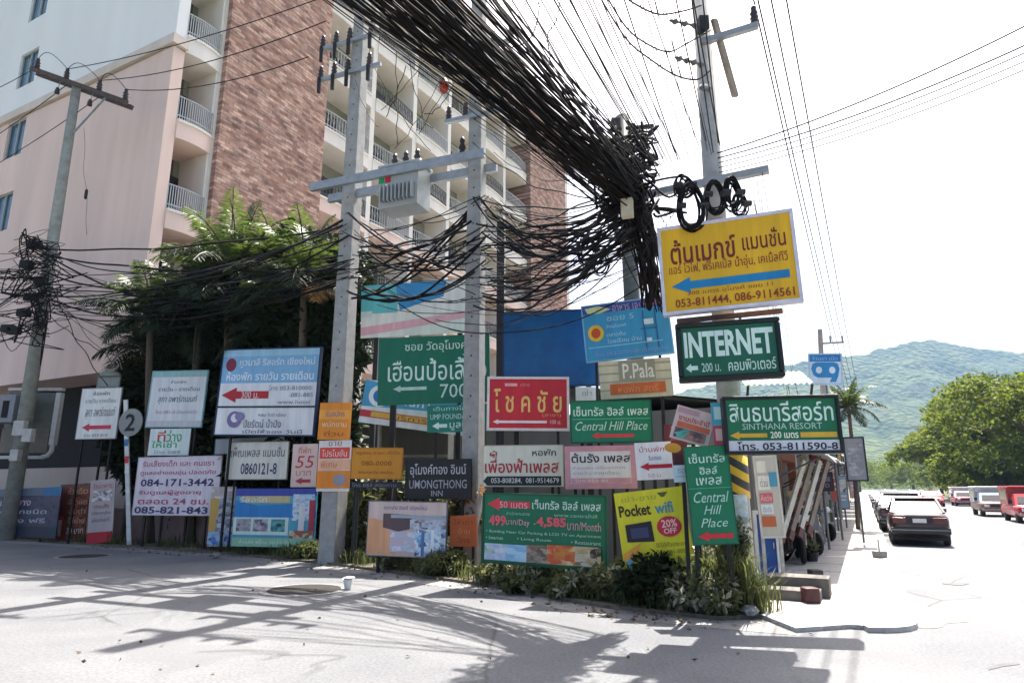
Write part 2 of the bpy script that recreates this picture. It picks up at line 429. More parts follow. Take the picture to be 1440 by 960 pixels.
# ================================================================== APARTMENT BLOCK
B0 = Vector((-12.65, 21.5, 0))
bang = math.atan2(U.y, U.x)
ab = empty('apartment_building', B0, bang, 'tall pink and white apartment block with stone clad bays and balconies, behind the palms', 'building')
M_pink = mat('pink_render', (.84, .635, .55), rough=.8, var=.14, scale=.6, streak=True)
M_white = mat('white_render', (.85, .85, .84), rough=.8, var=.06, scale=.4, streak=True)
M_trim = mat('cream_trim', (.70, .60, .52), rough=.75, var=.12, scale=1.5)
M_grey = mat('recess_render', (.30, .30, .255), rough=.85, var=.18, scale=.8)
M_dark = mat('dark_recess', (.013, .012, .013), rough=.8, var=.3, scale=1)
M_wg = glass('blue_tinted_glass', (.035, .115, .17))
M_dg = glass('dark_glass', (.02, .024, .028))
M_rail = mat('white_rail', (.45, .47, .48), rough=.5, var=.1)
def cladding():
    m = bpy.data.materials.new('stone_cladding'); m.use_nodes = True; nt = m.node_tree; N = nt.nodes; L = nt.links
    p = N['Principled BSDF']; p.inputs['Roughness'].default_value = .85
    tc = N.new('ShaderNodeTexCoord'); mp = N.new('ShaderNodeMapping'); mp.inputs['Rotation'].default_value = (R(90), 0, 0)
    L.new(tc.outputs['Object'], mp.inputs[0])
    b = N.new('ShaderNodeTexBrick'); b.inputs['Scale'].default_value = 1.0; b.inputs['Brick Width'].default_value = .42; b.inputs['Row Height'].default_value = .14
    b.inputs['Mortar Size'].default_value = .012; b.inputs['Bias'].default_value = -.1
    b.inputs['Color1'].default_value = (.27, .145, .105, 1); b.inputs['Color2'].default_value = (.55, .385, .31, 1); b.inputs['Mortar'].default_value = (.24, .165, .145, 1)
    L.new(mp.outputs[0], b.inputs['Vector'])
    mp2 = N.new('ShaderNodeMapping'); mp2.inputs['Scale'].default_value = (1.6, 1, 4.5); L.new(tc.outputs['Object'], mp2.inputs[0])
    n = N.new('ShaderNodeTexNoise'); n.inputs['Scale'].default_value = 1.3; n.inputs['Detail'].default_value = 5; L.new(mp2.outputs[0], n.inputs['Vector'])
    r = N.new('ShaderNodeValToRGB'); e = r.color_ramp.elements; e[0].position = .3; e[1].position = .68; e[0].color = (.55, .5, .5, 1); e[1].color = (1.5, 1.45, 1.4, 1)
    L.new(n.outputs[0], r.inputs[0])
    x = N.new('ShaderNodeMix'); x.data_type = 'RGBA'; x.blend_type = 'MULTIPLY'; x.inputs[0].default_value = 1
    L.new(b.outputs[0], x.inputs[6]); L.new(r.outputs[0], x.inputs[7]); L.new(x.outputs[2], p.inputs['Base Color'])
    bm = N.new('ShaderNodeBump'); bm.inputs['Strength'].default_value = .7; bm.inputs['Distance'].default_value = .03; L.new(n.outputs[0], bm.inputs['Height']); L.new(bm.outputs[0], p.inputs['Normal'])
    return m
M_clad = cladding()
M_bal = mat('cream_render', (.82, .77, .71), rough=.8, var=.12, scale=.6, streak=True)
FLO = [7.85+3.55*k for k in range(8)]       # balcony floor levels
ZB, ZT, ZR = 5.5, 17.75, 33.2
LW = 34.0
# left face (x = 0) with window openings: (y0,y1,z0,z1)
wins = []
for yc in (10.8, 16.6, 22.4):
    for zf in FLO: wins.append((yc-.75, yc+.75, zf+.95, zf+2.75))
def wall_left(z0, z1):
    ws = [w for w in wins if w[2] > z0 and w[3] < z1]
    ys = sorted({0.0, LW} | {w[0] for w in ws} | {w[1] for w in ws}); zs = sorted({z0, z1} | {w[2] for w in ws} | {w[3] for w in ws})
    mb = MB()
    for a, b in zip(ys, ys[1:]):
        for c, d in zip(zs, zs[1:]):
            if any(w[0] <= a and b <= w[1] and w[2] <= c and d <= w[3] for w in ws): continue
            mb.quad((0, a, c), (0, a, d), (0, b, d), (0, b, c))
    for (a, b, c, d) in ws:
        e = .18
        mb.quad((0, a, c), (e, a, c), (e, a, d), (0, a, d)); mb.quad((0, b, c), (0, b, d), (e, b, d), (e, b, c))
        mb.quad((0, a, c), (0, b, c), (e, b, c), (e, a, c)); mb.quad((0, a, d), (e, a, d), (e, b, d), (0, b, d))
    return mb
wp = wall_left(ZB, ZT); wp.box(.002, .45, .002, 1.6, ZB, ZT); wp.quad((0, 0, ZB), (0, LW, ZB), (1.6, LW, ZB), (1.6, 0, ZB)); wp.build('wall', M_pink, ab)
wu = wall_left(ZT+.45, ZR); wu.box(.002, .45, .002, 1.6, ZT+.45, ZR); wu.build('upper_wall', M_white, ab)
MB().box(-.14, .5, -.14, LW, ZT+.06, ZT+.45).build('cornice', M_trim, ab)
for (a, b, c, d) in wins:
    if c > 25: continue
    f = MB()
    for (y0, y1, z0, z1) in ((a, a+.05, c, d), (b-.05, b, c, d), (a+.05, b-.05, c, c+.05), (a+.05, b-.05, d-.05, d), ((a+b)/2-.025, (a+b)/2+.025, c+.05, d-.05)):
        f.box(.07, .13, y0, y1, z0, z1)
    wf = f.build('window', M_rail, ab)
    MB().box(.14, .16, a, b, c, d).build('pane', M_wg, wf)
# body behind the balconies, roof slab
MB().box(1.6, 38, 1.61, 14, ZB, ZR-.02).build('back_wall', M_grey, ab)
MB().box(-.3, 38.6, -.5, 14.5, ZR, ZR+.35).build('roof', M_white, ab)
# ground floor: set back, recess shade put into the wall's near-black colour
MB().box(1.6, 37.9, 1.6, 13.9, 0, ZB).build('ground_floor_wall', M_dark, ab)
# stone bays
MB().box(2.0, 7.5, -.35, 1.6, 3.2, ZR-.02).build('stone_bay', M_clad, ab)
MB().box(29.6, 36.6, -.35, 1.6, 3.2, ZR-.02).build('stone_bay', M_clad, ab)
# white piers
XS = [7.5+ (29.6-7.5)*k/6 for k in range(7)]
pr = MB()
for x in XS[1:-1]: pr.box(x-.17, x+.17, -.02, 1.6, 3.5, ZR-.02)
pr.box(36.6, 38, .003, 1.6, 3.5, ZR-.02)
for x in (1.9, 7.5): pr.box(x, x+.1, -.1, .2, 3.5, ZR-.02)
pr.box(1.82, 1.995, -.02, 1.59, 3.5, ZR-.02); pr.box(7.505, 7.56, .205, 1.59, 3.5, ZR-.02)
pr.build('pier', M_bal, ab)
bays = [(.45, 2.0, True)]+[(XS[k]+(.17 if k else .1), XS[k+1]-.17, False) for k in range(6)]
for fi, zf in enumerate(FLO+[4.3]):
    pinkish = zf < 18
    for bi, (xa, xb, first) in enumerate(bays):
        bow = .1
        n = 9; front = []
        for i in range(n+1):
            t = i/n; front.append((xa+(xb-xa)*t, -.06-(bow if not first else .12)*math.sin(math.pi*t)))
        poly = front+[(xb, 1.6), (xa, 1.6)]
        sl = MB().prism(poly, zf-.75, zf-.1).build('balcony', M_pink if pinkish else M_bal, ab)
        tp = [(x, y-.05) for x, y in front]+[(xb, 1.58), (xa, 1.58)]
        MB().prism(tp, zf-.1, zf).build('balcony_edge', M_bal, sl)
        if zf < 26 and zf > 5:
            rl = MB(); 
            for (a, b) in zip(front, front[1:]):
                for z in (zf+.18, zf+.95): rl.beam((a[0], a[1]+.06, z), (b[0], b[1]+.06, z), .04)
            for i in range(2*n+1):
                t = i/(2*n); x = xa+(xb-xa)*t; y = -.0-(bow if not first else .12)*math.sin(math.pi*t)
                rl.box(x-.014, x+.014, y-.014, y+.014, zf, zf+.95)
            if not first:
                for i in range(n): rl.tube([(front[i][0], front[i][1]+.06, zf+.35), ((front[i][0]+front[i+1][0])/2, front[i][1]+.05, zf+.8), (front[i+1][0], front[i+1][1]+.06, zf+.35)], .012, 4)
            rl.build('railing', M_rail if (bi+fi) % 3 or first else mat('dark_rail', (.05, .055, .06), var=.1), sl)
            d0 = xa+(xb-xa)*(.12 if not first else .08)
            dd = MB().box(d0, d0+(.8 if not first else .5), 1.55, 1.608, zf, zf+2.1).build('balcony_door', M_dg, sl)
            w0 = d0+(1.05 if not first else .65)
            MB().box(w0, min(w0+1.2, xb-.1), 1.55, 1.608, zf+.9, zf+2.1).build('balcony_window', M_dg, sl)
            if (bi*3+fi) % 4 == 1 and not first: MB().box(xb-.95, xb-.2, .9, 1.3, zf+.05, zf+.65).build('air_conditioner', M_rail, sl)
# white framed show window in the shaded ground floor, left
MB().box(.35, 1.6, -.0, LW, 0, 2.3).build('base_wall', mat('cream_wall', (.52, .42, .36), var=.18, scale=.7, streak=True), ab)

# ================================================================== LOW BUILDING BEHIND THE BOARDS
ls = empty('market_building', (-2.2, 20.6, 0), -R(8), 'low grey open fronted building half hidden behind the sign boards', 'building')
MB().box(-4.6, 5.5, 2.2, 7, 0, 4.1).build('wall', mat('grey_wall', (.21, .21, .20), var=.25, scale=.8, streak=True), ls)
rf = MB(); rf.quad((-5, -.4, 3.7), (6, -.4, 3.7), (6, 7.2, 5.0), (-5, 7.2, 5.0)); rf.quad((-5, -.4, 3.64), (-5, 7.2, 4.94), (6, 7.2, 4.94), (6, -.4, 3.64)); rf.quad((-5, -.4, 3.64), (6, -.4, 3.64), (6, -.4, 3.7), (-5, -.4, 3.7)); rf.build('roof', mat('sheet_roof', (.30, .31, .33), var=.25, scale=2, metal=.3, rough=.5), ls)
for x in (-4.4, -2.1, .3, 2.6, 5): MB().box(x-.09, x+.09, 0, .18, 0, 3.66).build('column', mat('pale_column', (.52, .50, .46), var=.2, scale=3), ls)
for x in (-3.6, -1.2, 1.3, 3.7):
    sh = MB().box(x-.85, x+.85, 2.13, 2.19, .05, 2.6).build('shutter', mat('shutter', (.25, .27, .28), var=.2, scale=9), ls)
    MB().box(x-.9, x+.9, 2.1, 2.18, 2.62, 2.72).build('shutter_hood', mat('pale_column', (.52, .50, .46), var=.2, scale=3), sh)
lw = empty('low_wall', (0, 0, 0), 0, 'low brownish pink garden wall behind the weeds, under the phone number sign', 'wall')
a = gnd(150, 762); b = gnd(330, 773)
a.y += .55; b.y += .75; a.x -= .2
MB().beam((a.x, a.y, .45), (b.x, b.y, .45), .16, .95).build('wall', mat('pinkbrown_wall', (.24, .16, .14), var=.3, scale=2), lw)
MB().beam((a.x, a.y, .965), (b.x, b.y, .965), .22, .07).build('coping', mat('coping', (.22, .18, .16), var=.3, scale=3), lw)

# ================================================================== SHOPHOUSES ALONG THE MAIN ROAD
shop_cols = [('#6d6a66', '#8c8f92'), ('#9a5f52', '#77706a'), ('#b8b29a', '#8a4a42'), ('#8fa0a8', '#7d7a78'), ('#b08a70', '#8f8b86'), ('#a9a7a0', '#6f7a80'), ('#8a5550', '#8a8780'), ('#b4ad9d', '#7a4038'), ('#9aa79a', '#777777'), ('#b0a8a0', '#888888'), ('#a07060', '#6a6a6a')]
desc = ['dark grey rendered shop with a grey ribbed awning, nearest the corner', 'brick red shop second along the footpath', 'beige shop with a rust coloured roof, third along the footpath', 'bluish grey shop fourth along the footpath', 'tan shop fifth along the footpath', 'pale grey shop sixth along the footpath', 'dark red shop seventh along the footpath', 'cream shop with a rusty roof, far along the footpath', 'greenish shop far along the footpath', 'pale shop near the far end of the row', 'brownish shop at the far end of the row']
u0 = 4.2
for i, (c1, c2) in enumerate(shop_cols):
    wd = [5.2, 4.6, 5.4, 5.0, 6.2, 5.0, 6.5, 7, 8, 9, 10][i]; h = [3.2, 3.3, 4.2, 3.5, 4.6, 3.6, 4.4, 4.0, 4.6, 4.2, 4.4][i]; dp = 6.0
    b = st(u0, -2.15); sh = empty('shop', b, bang, desc[i], 'shop', 'shops along the footpath')
    w = MB(); w.box(0, wd-.05, .3, dp, 0, h); w.box(0, .3, 0, .298, 0, h); w.box(wd-.35, wd-.05, 0, .298, 0, h); w.box(.3, wd-.35, .002, .298, h-.9, h)
    w.build('wall', mat('shop_wall', c1, var=.22, scale=1.3, streak=True, rough=.8), sh)
    MB().box(.35, wd-.4, .22, .297, 0.1, h-.92).build('shopfront', mat('shop_interior', (.06, .045, .04), var=.5, scale=2.5, c2=(.16, .12, .10)), sh)
    aw = MB()
    n = int(wd/.25)
    for k in range(n):
        x = .02+k*(wd-.1)/n; s = (wd-.1)/n
        aw.quad((x, -1.35, h-1.0), (x+s/2, -1.35, h-.95), (x+s/2, .0, h-.35), (x, .0, h-.4)); aw.quad((x+s/2, -1.35, h-.95), (x+s, -1.35, h-1.0), (x+s, .0, h-.4), (x+s/2, .0, h-.35))
    aw.build('awning', mat('awning_sheet', '#8f9392' if i % 3 == 0 else ['#8d3a34', '#7d8890'][i % 2], var=.15, scale=2, rough=.5), sh)
    rb = MB(); rb.quad((-.1, -.1, h+.05), (wd, -.1, h+.05), (wd, dp, h+1.0), (-.1, dp, h+1.0)); rb.quad((-.1, -.1, h), (-.1, dp, h+.95), (wd, dp, h+.95), (wd, -.1, h)); rb.quad((-.1, -.1, h), (wd, -.1, h), (wd, -.1, h+.05), (-.1, -.1, h+.05))
    rb.build('roof', mat('shop_roof', c2, var=.25, scale=2, rough=.6), sh)
    for x in (.15, wd-.25): MB().cyl((x, -.02, h-1.6), (x, -1.25, h-1.02), .02, n=6).build('awning_strut', mat('dark_strut', (.05, .05, .05), var=.2), sh)
    u0 += wd+(.1 if i < 4 else 1.0)

# ================================================================== POLES
M_conc = mat('pole_concrete', (.33, .33, .32), var=.22, scale=5, rough=.9, bump=.3)
M_concg = mat('old_pole_concrete', (.30, .31, .27), var=.3, scale=4, rough=.9, bump=.4)
M_steel = mat('galvanised_steel', (.34, .36, .37), var=.2, scale=6, metal=.5, rough=.5)
M_wood = mat('weathered_wood', (.10, .075, .065), var=.35, scale=8, rough=.9, streak=True)
M_porc = mat('brown_porcelain', (.045, .03, .028), var=.2, rough=.3)
M_black = mat('black_rubber', (.014, .014, .015), rough=.6, var=.3, scale=12)
def insulator(parent, p, m=M_porc, h=.28, r=.07, n=10):
    pr = [(r*.5, 0), (r, .02), (r*.6, h*.2), (r, h*.28), (r*.55, h*.45), (r*.95, h*.55), (r*.5, h*.75), (r*.7, h*.85), (r*.4, h)]
    return MB().lathe(pr, n, Matrix.Translation(Vector(p))).build('insulator', m, parent, world=True, smooth=True)
def square_pole(name, loc, rz, w0, w1, h, m, label, cat='utility pole', group=None, holes=True):
    r = empty(name, loc, rz, label, cat, group)
    mb = MB(); mb.tube([(0, 0, -.3), (0, 0, h)], [w0*.707, w1*.707], 4)
    # rotate 45 deg so the faces are square to local axes
    c, s = math.cos(math.pi/4), math.sin(math.pi/4)
    mb.v = [Vector((q.x*c-q.y*s, q.x*s+q.y*c, q.z)) for q in mb.v]
    mb.build('shaft', m, r, bevel=.02)
    if holes:
        hb = MB()
        for k in range(int(h/.42)):
            z = 2.6+k*.42
            if z > h-.3: break
            w = w0+(w1-w0)*z/h
            hb.cyl((0, -w/2-.002, z), (0, -w/2+.01, z), .022, n=8)
        hb.build('bolt_hole', mat('hole_dark', (.03, .03, .03), var=0), r)
    return r
# --- pole A, far left
pa = at(12, 740, 21.3); pa.z = 0
PA = empty('utility_pole', (pa.x, pa.y, 0), 0, 'round leaning grey concrete pole with a wooden double crossarm, far left', 'utility pole')
topA = at(107, 128, 21.3)
MB().tube([(pa.x, pa.y, -.2), (topA.x, topA.y, topA.z+.25)], [.24, .145], 14).build('shaft', M_concg, PA, world=True, smooth=True)
a0 = at(48, 100, 21.9); a1 = at(182, 148, 20.6)
for s in (-.16, .16): 
    dv = Vector((0, s, 0)); MB().beam(a0+dv, a1+dv, .11, .16).build('crossarm', M_wood, PA, world=True)
insA = []
for t in (.06, .38, .72, .98):
    p = a0.lerp(a1, t)+Vector((0, -.16, .08)); insulator(PA, p, h=.42, r=.1); insA.append(p+Vector((0, 0, .4)))
for t in (.32, .66):
    p = a0.lerp(a1, t)+Vector((0, -.2, -.45)); MB().tube([p+Vector((0, .1, .4)), p], .015, 5).build('hanger', M_steel, PA, world=True); insulator(PA, p-Vector((0, 0, .2)), h=.26, r=.09)
MB().beam(topA.lerp(Vector((pa.x, pa.y, 0)), .12), a0.lerp(a1, .78)-Vector((0, .1, .1)), .05).build('brace', M_steel, PA, world=True)
for px, py, s in ((28, 602, .34), (40, 612, .3), (22, 640, .26)):
    p = at(px, py, 20.95); MB().box(p.x-s/2, p.x+s/2, p.y-.1, p.y+.12, p.z-s*.7, p.z+s*.7).build('meter_box', mat('meter_box', (.50, .49, .46), var=.2), PA, world=True, bevel=.02)
# --- H frame poles B1 and B2
b1 = at(466, 780, 14.9); b2 = at(664, 760, 13.5)
hb = -R(20)
PB1 = square_pole('utility_pole', (b1.x, b1.y, 0), hb, .42, .30, 14.6, M_conc, 'square concrete pole left of the transformer, orange posters tied to its foot', group=None)
PB2 = square_pole('utility_pole', (b2.x, b2.y, 0), hb, .38, .28, 13.4, M_conc, 'square concrete pole right of the transformer, beside the big green road sign')
ta = at(468, 270, 14.7); tb = at(662, 234, 13.4)
ta = Vector((ta.x, b1.y-.25, ta.z)); tb = Vector((b2.x, b2.y-.25, ta.z)); 
dirb = (tb-ta); dirb.z = 0; dirb.normalize(); nb = Vector((dirb.y, -dirb.x, 0))
tr = empty('transformer', (ta+tb)/2-Vector((0, 0, .3)), math.atan2(dirb.y, dirb.x), 'grey pole transformer with a red and green plate on a steel beam between two poles', 'transformer')
for s in (-.34, .34): MB().beam(ta-dirb*.35+nb*s, tb+dirb*.35+nb*s+Vector((0, 0, .0)), .10, .2).build('support_beam', M_steel, tr, world=True)
tc_ = at(577, 262, 14.2)
tcx = ta.lerp(tb, .53); zb = ta.z+.1
tm = Matrix.Translation((tcx.x, tcx.y, zb-.95)) @ Matrix.Rotation(math.atan2(dirb.y, dirb.x), 4, 'Z')
tank = MB(); tank.box(-.5, .5, -.30, .30, 0, 1.0, tm); tank.box(-.54, .54, -.33, .33, 1.0, 1.06, tm)
tk = tank.build('tank', mat('transformer_paint', (.36, .38, .37), var=.15, scale=3, rough=.45), tr, world=True, bevel=.015)
cf = MB()
for k in range(9): cf.box(-.4+k*.1, -.37+k*.1, -.44, -.302, .12, .5, tm)
cf.build('cooling_fin', mat('transformer_paint', (.36, .38, .37), var=.15, scale=3, rough=.45), tk) if False else cf.build('cooling_fin', mat('transformer_paint', (.36, .38, .37), var=.15, scale=3, rough=.45), tr, world=True)
for x, c in ((-.44, '#1f9a5a'), (-.27, '#c0202a')):
    MB().box(x-.07, x+.07, -.312, -.302, .62, .78, tm).build('plate', mat('plate', c, var=.05), tr, world=True)
MB().box(-.33, -.29, -.312, -.302, .45, .58, tm).build('plate', mat('plate', '#eeeeee', var=.05), tr, world=True)
for k in range(3):
    p = tm @ Vector((-.3+.3*k, 0, 1.06)); insulator(tr, p, h=.42, r=.09)
    p = tm @ Vector((-.25+.25*k, .22, 1.06)); insulator(tr, p, h=.3, r=.06)
# switchgear on B1: crossarm, fuse cutouts, arresters
for (pt, py, Y) in ((440, 106, 15.0), (440, 62, 15.0)):
    c = at(487, py, 14.9); c.x = b1.x+.0; 
    e0 = Vector((b1.x, b1.y-.2, c.z))-dirb*1.2; e1 = Vector((b1.x, b1.y-.2, c.z))+dirb*.7
    MB().beam(e0, e1, .09, .09).build('crossarm', M_steel, PB1, world=True)
    for t in (.04, .26, .48, .82):
        p = e0.lerp(e1, t); insulator(PB1, p+Vector((0, 0, .05)), h=.36, r=.08)
        MB().cyl(p+Vector((0, -.08, -.42)), p+Vector((0, -.12, -.02)), .05, n=8).build('fuse_cutout', M_black, PB1, world=True)
for z in (9.8, 11.5):
    e0 = Vector((b2.x, b2.y-.2, z))-dirb*.8; e1 = Vector((b2.x, b2.y-.2, z))+dirb*.9
    MB().beam(e0, e1, .09, .09).build('crossarm', M_steel, PB2, world=True)
    for t in (.05, .3, .7, .95): insulator(PB2, e0.lerp(e1, t)+Vector((0, 0, .05)), h=.34, r=.075)
p = tb+Vector((0, 0, .1))-dirb*.35; insulator(PB2, p, m=M_black, h=.6, r=.09)
# dark steel post behind B2
dp = at(703, 640, 14.6); dq = at(701, 312, 14.6)
bp = empty('steel_post', (dp.x, dp.y, Z0), 0, 'thin black steel post right behind the concrete pole at the blue billboard', 'post')
MB().box(dp.x-.09, dp.x+.09, dp.y-.09, dp.y+.09, 0, dq.z).build('shaft', mat('black_paint', (.02, .02, .021), var=.3), bp, world=True)
MB().box(dp.x-.15, dp.x+.15, dp.y-.15, dp.y+.15, 0, .1).build('base_plate', M_steel, bp, world=True)
# --- pole C with hazard stripes, right
pc_ = gnd(1052, 856); pc_.y += .15
PC = empty('utility_pole', (pc_.x, pc_.y, 0), -R(25), 'concrete pole with yellow and black hazard stripes at the street corner', 'utility pole')
MB().tube([(pc_.x, pc_.y, -.2), (pc_.x, pc_.y, 10.6)], [.19, .13], 16).build('shaft', mat('pole_grey', (.36, .36, .35), var=.25, scale=6, rough=.9, bump=.25), PC, world=True, smooth=True)
def stripes():
    m = bpy.data.materials.new('hazard_stripes'); m.use_nodes = True; nt = m.node_tree; N = nt.nodes; L = nt.links
    tc = N.new('ShaderNodeTexCoord'); sx = N.new('ShaderNodeSeparateXYZ'); L.new(tc.outputs['Object'], sx.inputs[0])
    a = N.new('ShaderNodeMath'); a.operation = 'MULTIPLY_ADD'; a.inputs[1].default_value = .62; L.new(sx.outputs[0], a.inputs[0]); L.new(sx.outputs[2], a.inputs[2])
    b = N.new('ShaderNodeMath'); b.operation = 'MULTIPLY'; b.inputs[1].default_value = 4.2; L.new(a.outputs[0], b.inputs[0])
    f = N.new('ShaderNodeMath'); f.operation = 'FRACT'; L.new(b.outputs[0], f.inputs[0])
    r = N.new('ShaderNodeValToRGB'); r.color_ramp.interpolation = 'CONSTANT'; e = r.color_ramp.elements; e[0].color = (.02, .02, .02, 1); e[1].color = (.62, .38, .02, 1); e[1].position = .5
    L.new(f.outputs[0], r.inputs[0]); L.new(r.outputs[0], N['Principled BSDF'].inputs['Base Color']); N['Principled BSDF'].inputs['Roughness'].default_value = .55
    return m
z0 = at(1046, 700, pc_.y).z; z1 = at(1046, 636, pc_.y).z
MB().cyl((pc_.x, pc_.y, z0), (pc_.x, pc_.y, z1), .193, .19, n=20).build('hazard_band', stripes(), PC, world=True, smooth=True)
for k, (py, c, hh) in enumerate(((715, '#b8c4c8', .2), (742, '#d5d3cc', .16), (770, '#a7b0b2', .2))):
    z = at(1046, py, pc_.y).z
    f = MB(); n = 8
    for i in range(n):
        t0 = R(-150+90*i/n); t1 = R(-150+90*(i+1)/n); r = .195
        f.quad(*[Vector((pc_.x+r*math.cos(t), pc_.y+r*math.sin(t), zz)) for t, zz in ((t0, z-hh), (t1, z-hh), (t1, z+hh), (t0, z+hh))])
    f.build('pasted_notice', mat('notice', c, var=.35, scale=14), PC, world=True)
zc = at(1030, 237, 9).z
armd = V.copy()
ca0 = Vector((pc_.x, pc_.y-.2, zc))-armd*1.55; ca1 = Vector((pc_.x, pc_.y-.2, zc))+armd*.75
MB().beam(ca0, ca1, .10, .11).build('crossarm', M_steel, PC, world=True)
zt = at(1010, 34, 9).z
t0 = Vector((pc_.x, pc_.y-.18, zt))-armd*.1; t1 = Vector((pc_.x, pc_.y-.18, zt))+armd*.8
MB().beam(t0, t1, .09, .1).build('top_arm', M_steel, PC, world=True)
insulator(PC, t1-armd*.05+Vector((0, 0, .05)), h=.32, r=.07)
MB().beam(at(1004, 28, pc_.y-.25), at(1034, 136, pc_.y-.1), .06, .11).build('wooden_brace', mat('brace_wood', (.30, .24, .18), var=.3, scale=6), PC, world=True)
MB().box(pc_.x-.13, pc_.x+.02, pc_.y-.3, pc_.y-.12, at(1000, 22, 9).z, at(1000, 4, 9).z).build('fuse_box', M_black, PC, world=True)
strain = []
for (x0, y0, x1, y1) in ((996, 40, 942, 29), (990, 92, 950, 81), (998, 124, 986, 123)):
    a = at(x0, y0, pc_.y-.1); b = at(x1, y1, pc_.y-.75); strain.append(b)
    q = [a.lerp(b, i/16) for i in range(17)]; rr = [.018 if i % 4 in (0, 1) else (.055 if i % 4 == 2 else .03) for i in range(17)]
    MB().tube(q, rr, 8).build('strain_insulator', mat('grey_porcelain', (.10, .10, .11), var=.2, rough=.3), PC, world=True, smooth=True)
# round concrete stump pole under the yellow sign
sp_ = gnd(1000, 832); sp_.y += .25
SP_ = empty('sign_pole', (sp_.x, sp_.y, 0), 0, 'short round grey concrete pole standing in the bushes under the tall green sign', 'pole')
MB().tube([(sp_.x, sp_.y, -.1), (sp_.x-.1, sp_.y, 2.3)], [.19, .16], 14).build('shaft', M_concg, SP_, world=True, smooth=True)
MB().tube([(sp_.x, sp_.y, .02), (sp_.x, sp_.y, .14)], [.24, .2], 14).build('footing', M_conc, SP_, world=True)
# --- pole D further back, wrapped by cables
pd = at(905, 700, 17.0); ptop = at(866, 165, 17.0)
PD = empty('utility_pole', (pd.x, pd.y, 0), 0, 'dark cable wrapped pole behind the tangle, left of the striped pole', 'utility pole')
MB().tube([(pd.x, pd.y, -.1), (pd.x-.15, pd.y, ptop.z)], [.24, .2], 10).build('shaft', mat('dark_pole', (.07, .08, .075), var=.4, scale=5), PD, world=True, smooth=True)
for k in range(9):
    z = ptop.z-.3-.42*k; x = pd.x-.15+(.24 if k % 2 else -.22); MB().box(x-.13, x+.13, pd.y-.25, pd.y+.05, z-.16, z+.16).build('splice_box', M_black if k % 3 else M_porc, PD, world=True, bevel=.03)
for z in (ptop.z-.5, ptop.z-2.0): MB().beam((pd.x-.6, pd.y-.1, z), (pd.x+.7, pd.y-.2, z+.1), .1).build('crossarm', M_black, PD, world=True)
# far pole by the road
fp_ = at(1157, 640, 34.0); ft = at(1153, 463, 34.0)
PF = empty('utility_pole', (fp_.x, fp_.y, 0), bang, 'distant slim pole with a bracket arm behind the small blue sign', 'utility pole')
MB().tube([(fp_.x, fp_.y, -.1), (ft.x, ft.y, ft.z)], [.17, .12], 10).build('shaft', M_conc, PF, world=True)
aa = at(1154, 483, 33.9); ab_ = at(1187, 481, 33.3)
MB().beam(aa, ab_, .09).build('crossarm', M_conc, PF, world=True)
for px in (1168, 1185):
    q = at(px, 481, 33.5); MB().cyl(q, q+Vector((0, 0, .34)), .05, n=8).build('insulator', M_steel, PF, world=True)

# ================================================================== CABLES
M_cab = mat('cable_sheath', (.012, .012, .013), rough=.75, var=.3, scale=3, spec=.12)
M_cab2 = mat('cable_grey', (.035, .035, .04), rough=.7, var=.25, scale=3, spec=.15)
M_cab3 = mat('cable_brown', (.022, .016, .015), rough=.75, var=.25, scale=3, spec=.12)
rc = random.Random(21)
def wire(p0, p1, sag, r, name='power_line', m=M_cab, label=None, group=None, n=16, wob=0, cat='cable'):
    o = MB().tube(droop(p0, p1, sag, n, wob, rc), r, 5).build(name, m, smooth=True)
    tag(o, label, cat, group); return o
def bundle(name, label, strands, m, group=None, cat='cable bundle'):
    r = empty(name, strands[0][0][0], 0, label, cat, group)
    # two shades of sheath, woven through one another
    for k, mm in enumerate((M_cab, m)):
        mb = MB()
        for i, (pts, rad) in enumerate(strands):
            if i % 2 == k: mb.tube(pts, rad, 5)
        if mb.f: mb.build('cable_strand', mm, r, world=True, smooth=True)
    return r
# main trunk: from the crossarm of the striped pole, over the lane, to a pole behind the camera
def over(pxe, pye, Ye, pxs, z_s, k=2.6, pys=0):
    """a cable leaving E near the crossarm and passing above the lane; returns its two ends"""
    E = at(pxe, pye, Ye); d = ray(pxs, pys); t = (z_s-CAMH)/d.z; S = Vector((d.x*t, d.y*t, z_s))
    F_ = E+(S-E)*k; return E, F_
trunks = [
 ('thick black cable bundle, densest core of the overhead tangle', 64, (858, 902, 232, 282, 9.1, 9.5), (550, 655), (6.35, 6.8), (.007, .0155), .014),
 ('upper edge of the overhead tangle, black bundle against the sky', 24, (872, 915, 222, 258, 9.0, 9.4), (640, 715), (6.5, 6.9), (.007, .013), .01),
 ('lower loose bundle of the overhead tangle, crossing the balconies', 44, (850, 892, 258, 305, 9.3, 9.8), (470, 580), (6.2, 6.6), (.005, .012), .02)]
for (lab, n, e, s, zz, rr, wob) in trunks:
    st_ = []
    for i in range(n):
        f = (rc.randrange(9)+.5)/9+rc.gauss(0, .022)
        if rc.random() < .25: f = rc.random()
        E, F_ = over(rc.uniform(e[0], e[1]), rc.uniform(e[2], e[3]), rc.uniform(e[4], e[5]), s[0]+(s[1]-s[0])*f, rc.uniform(*zz))
        st_.append((droop(E, F_, rc.uniform(.0, .16), 22, wob*rc.random()*2, rc), rc.uniform(*rr)))
    bundle('cable_bundle', lab, st_, M_cab3)
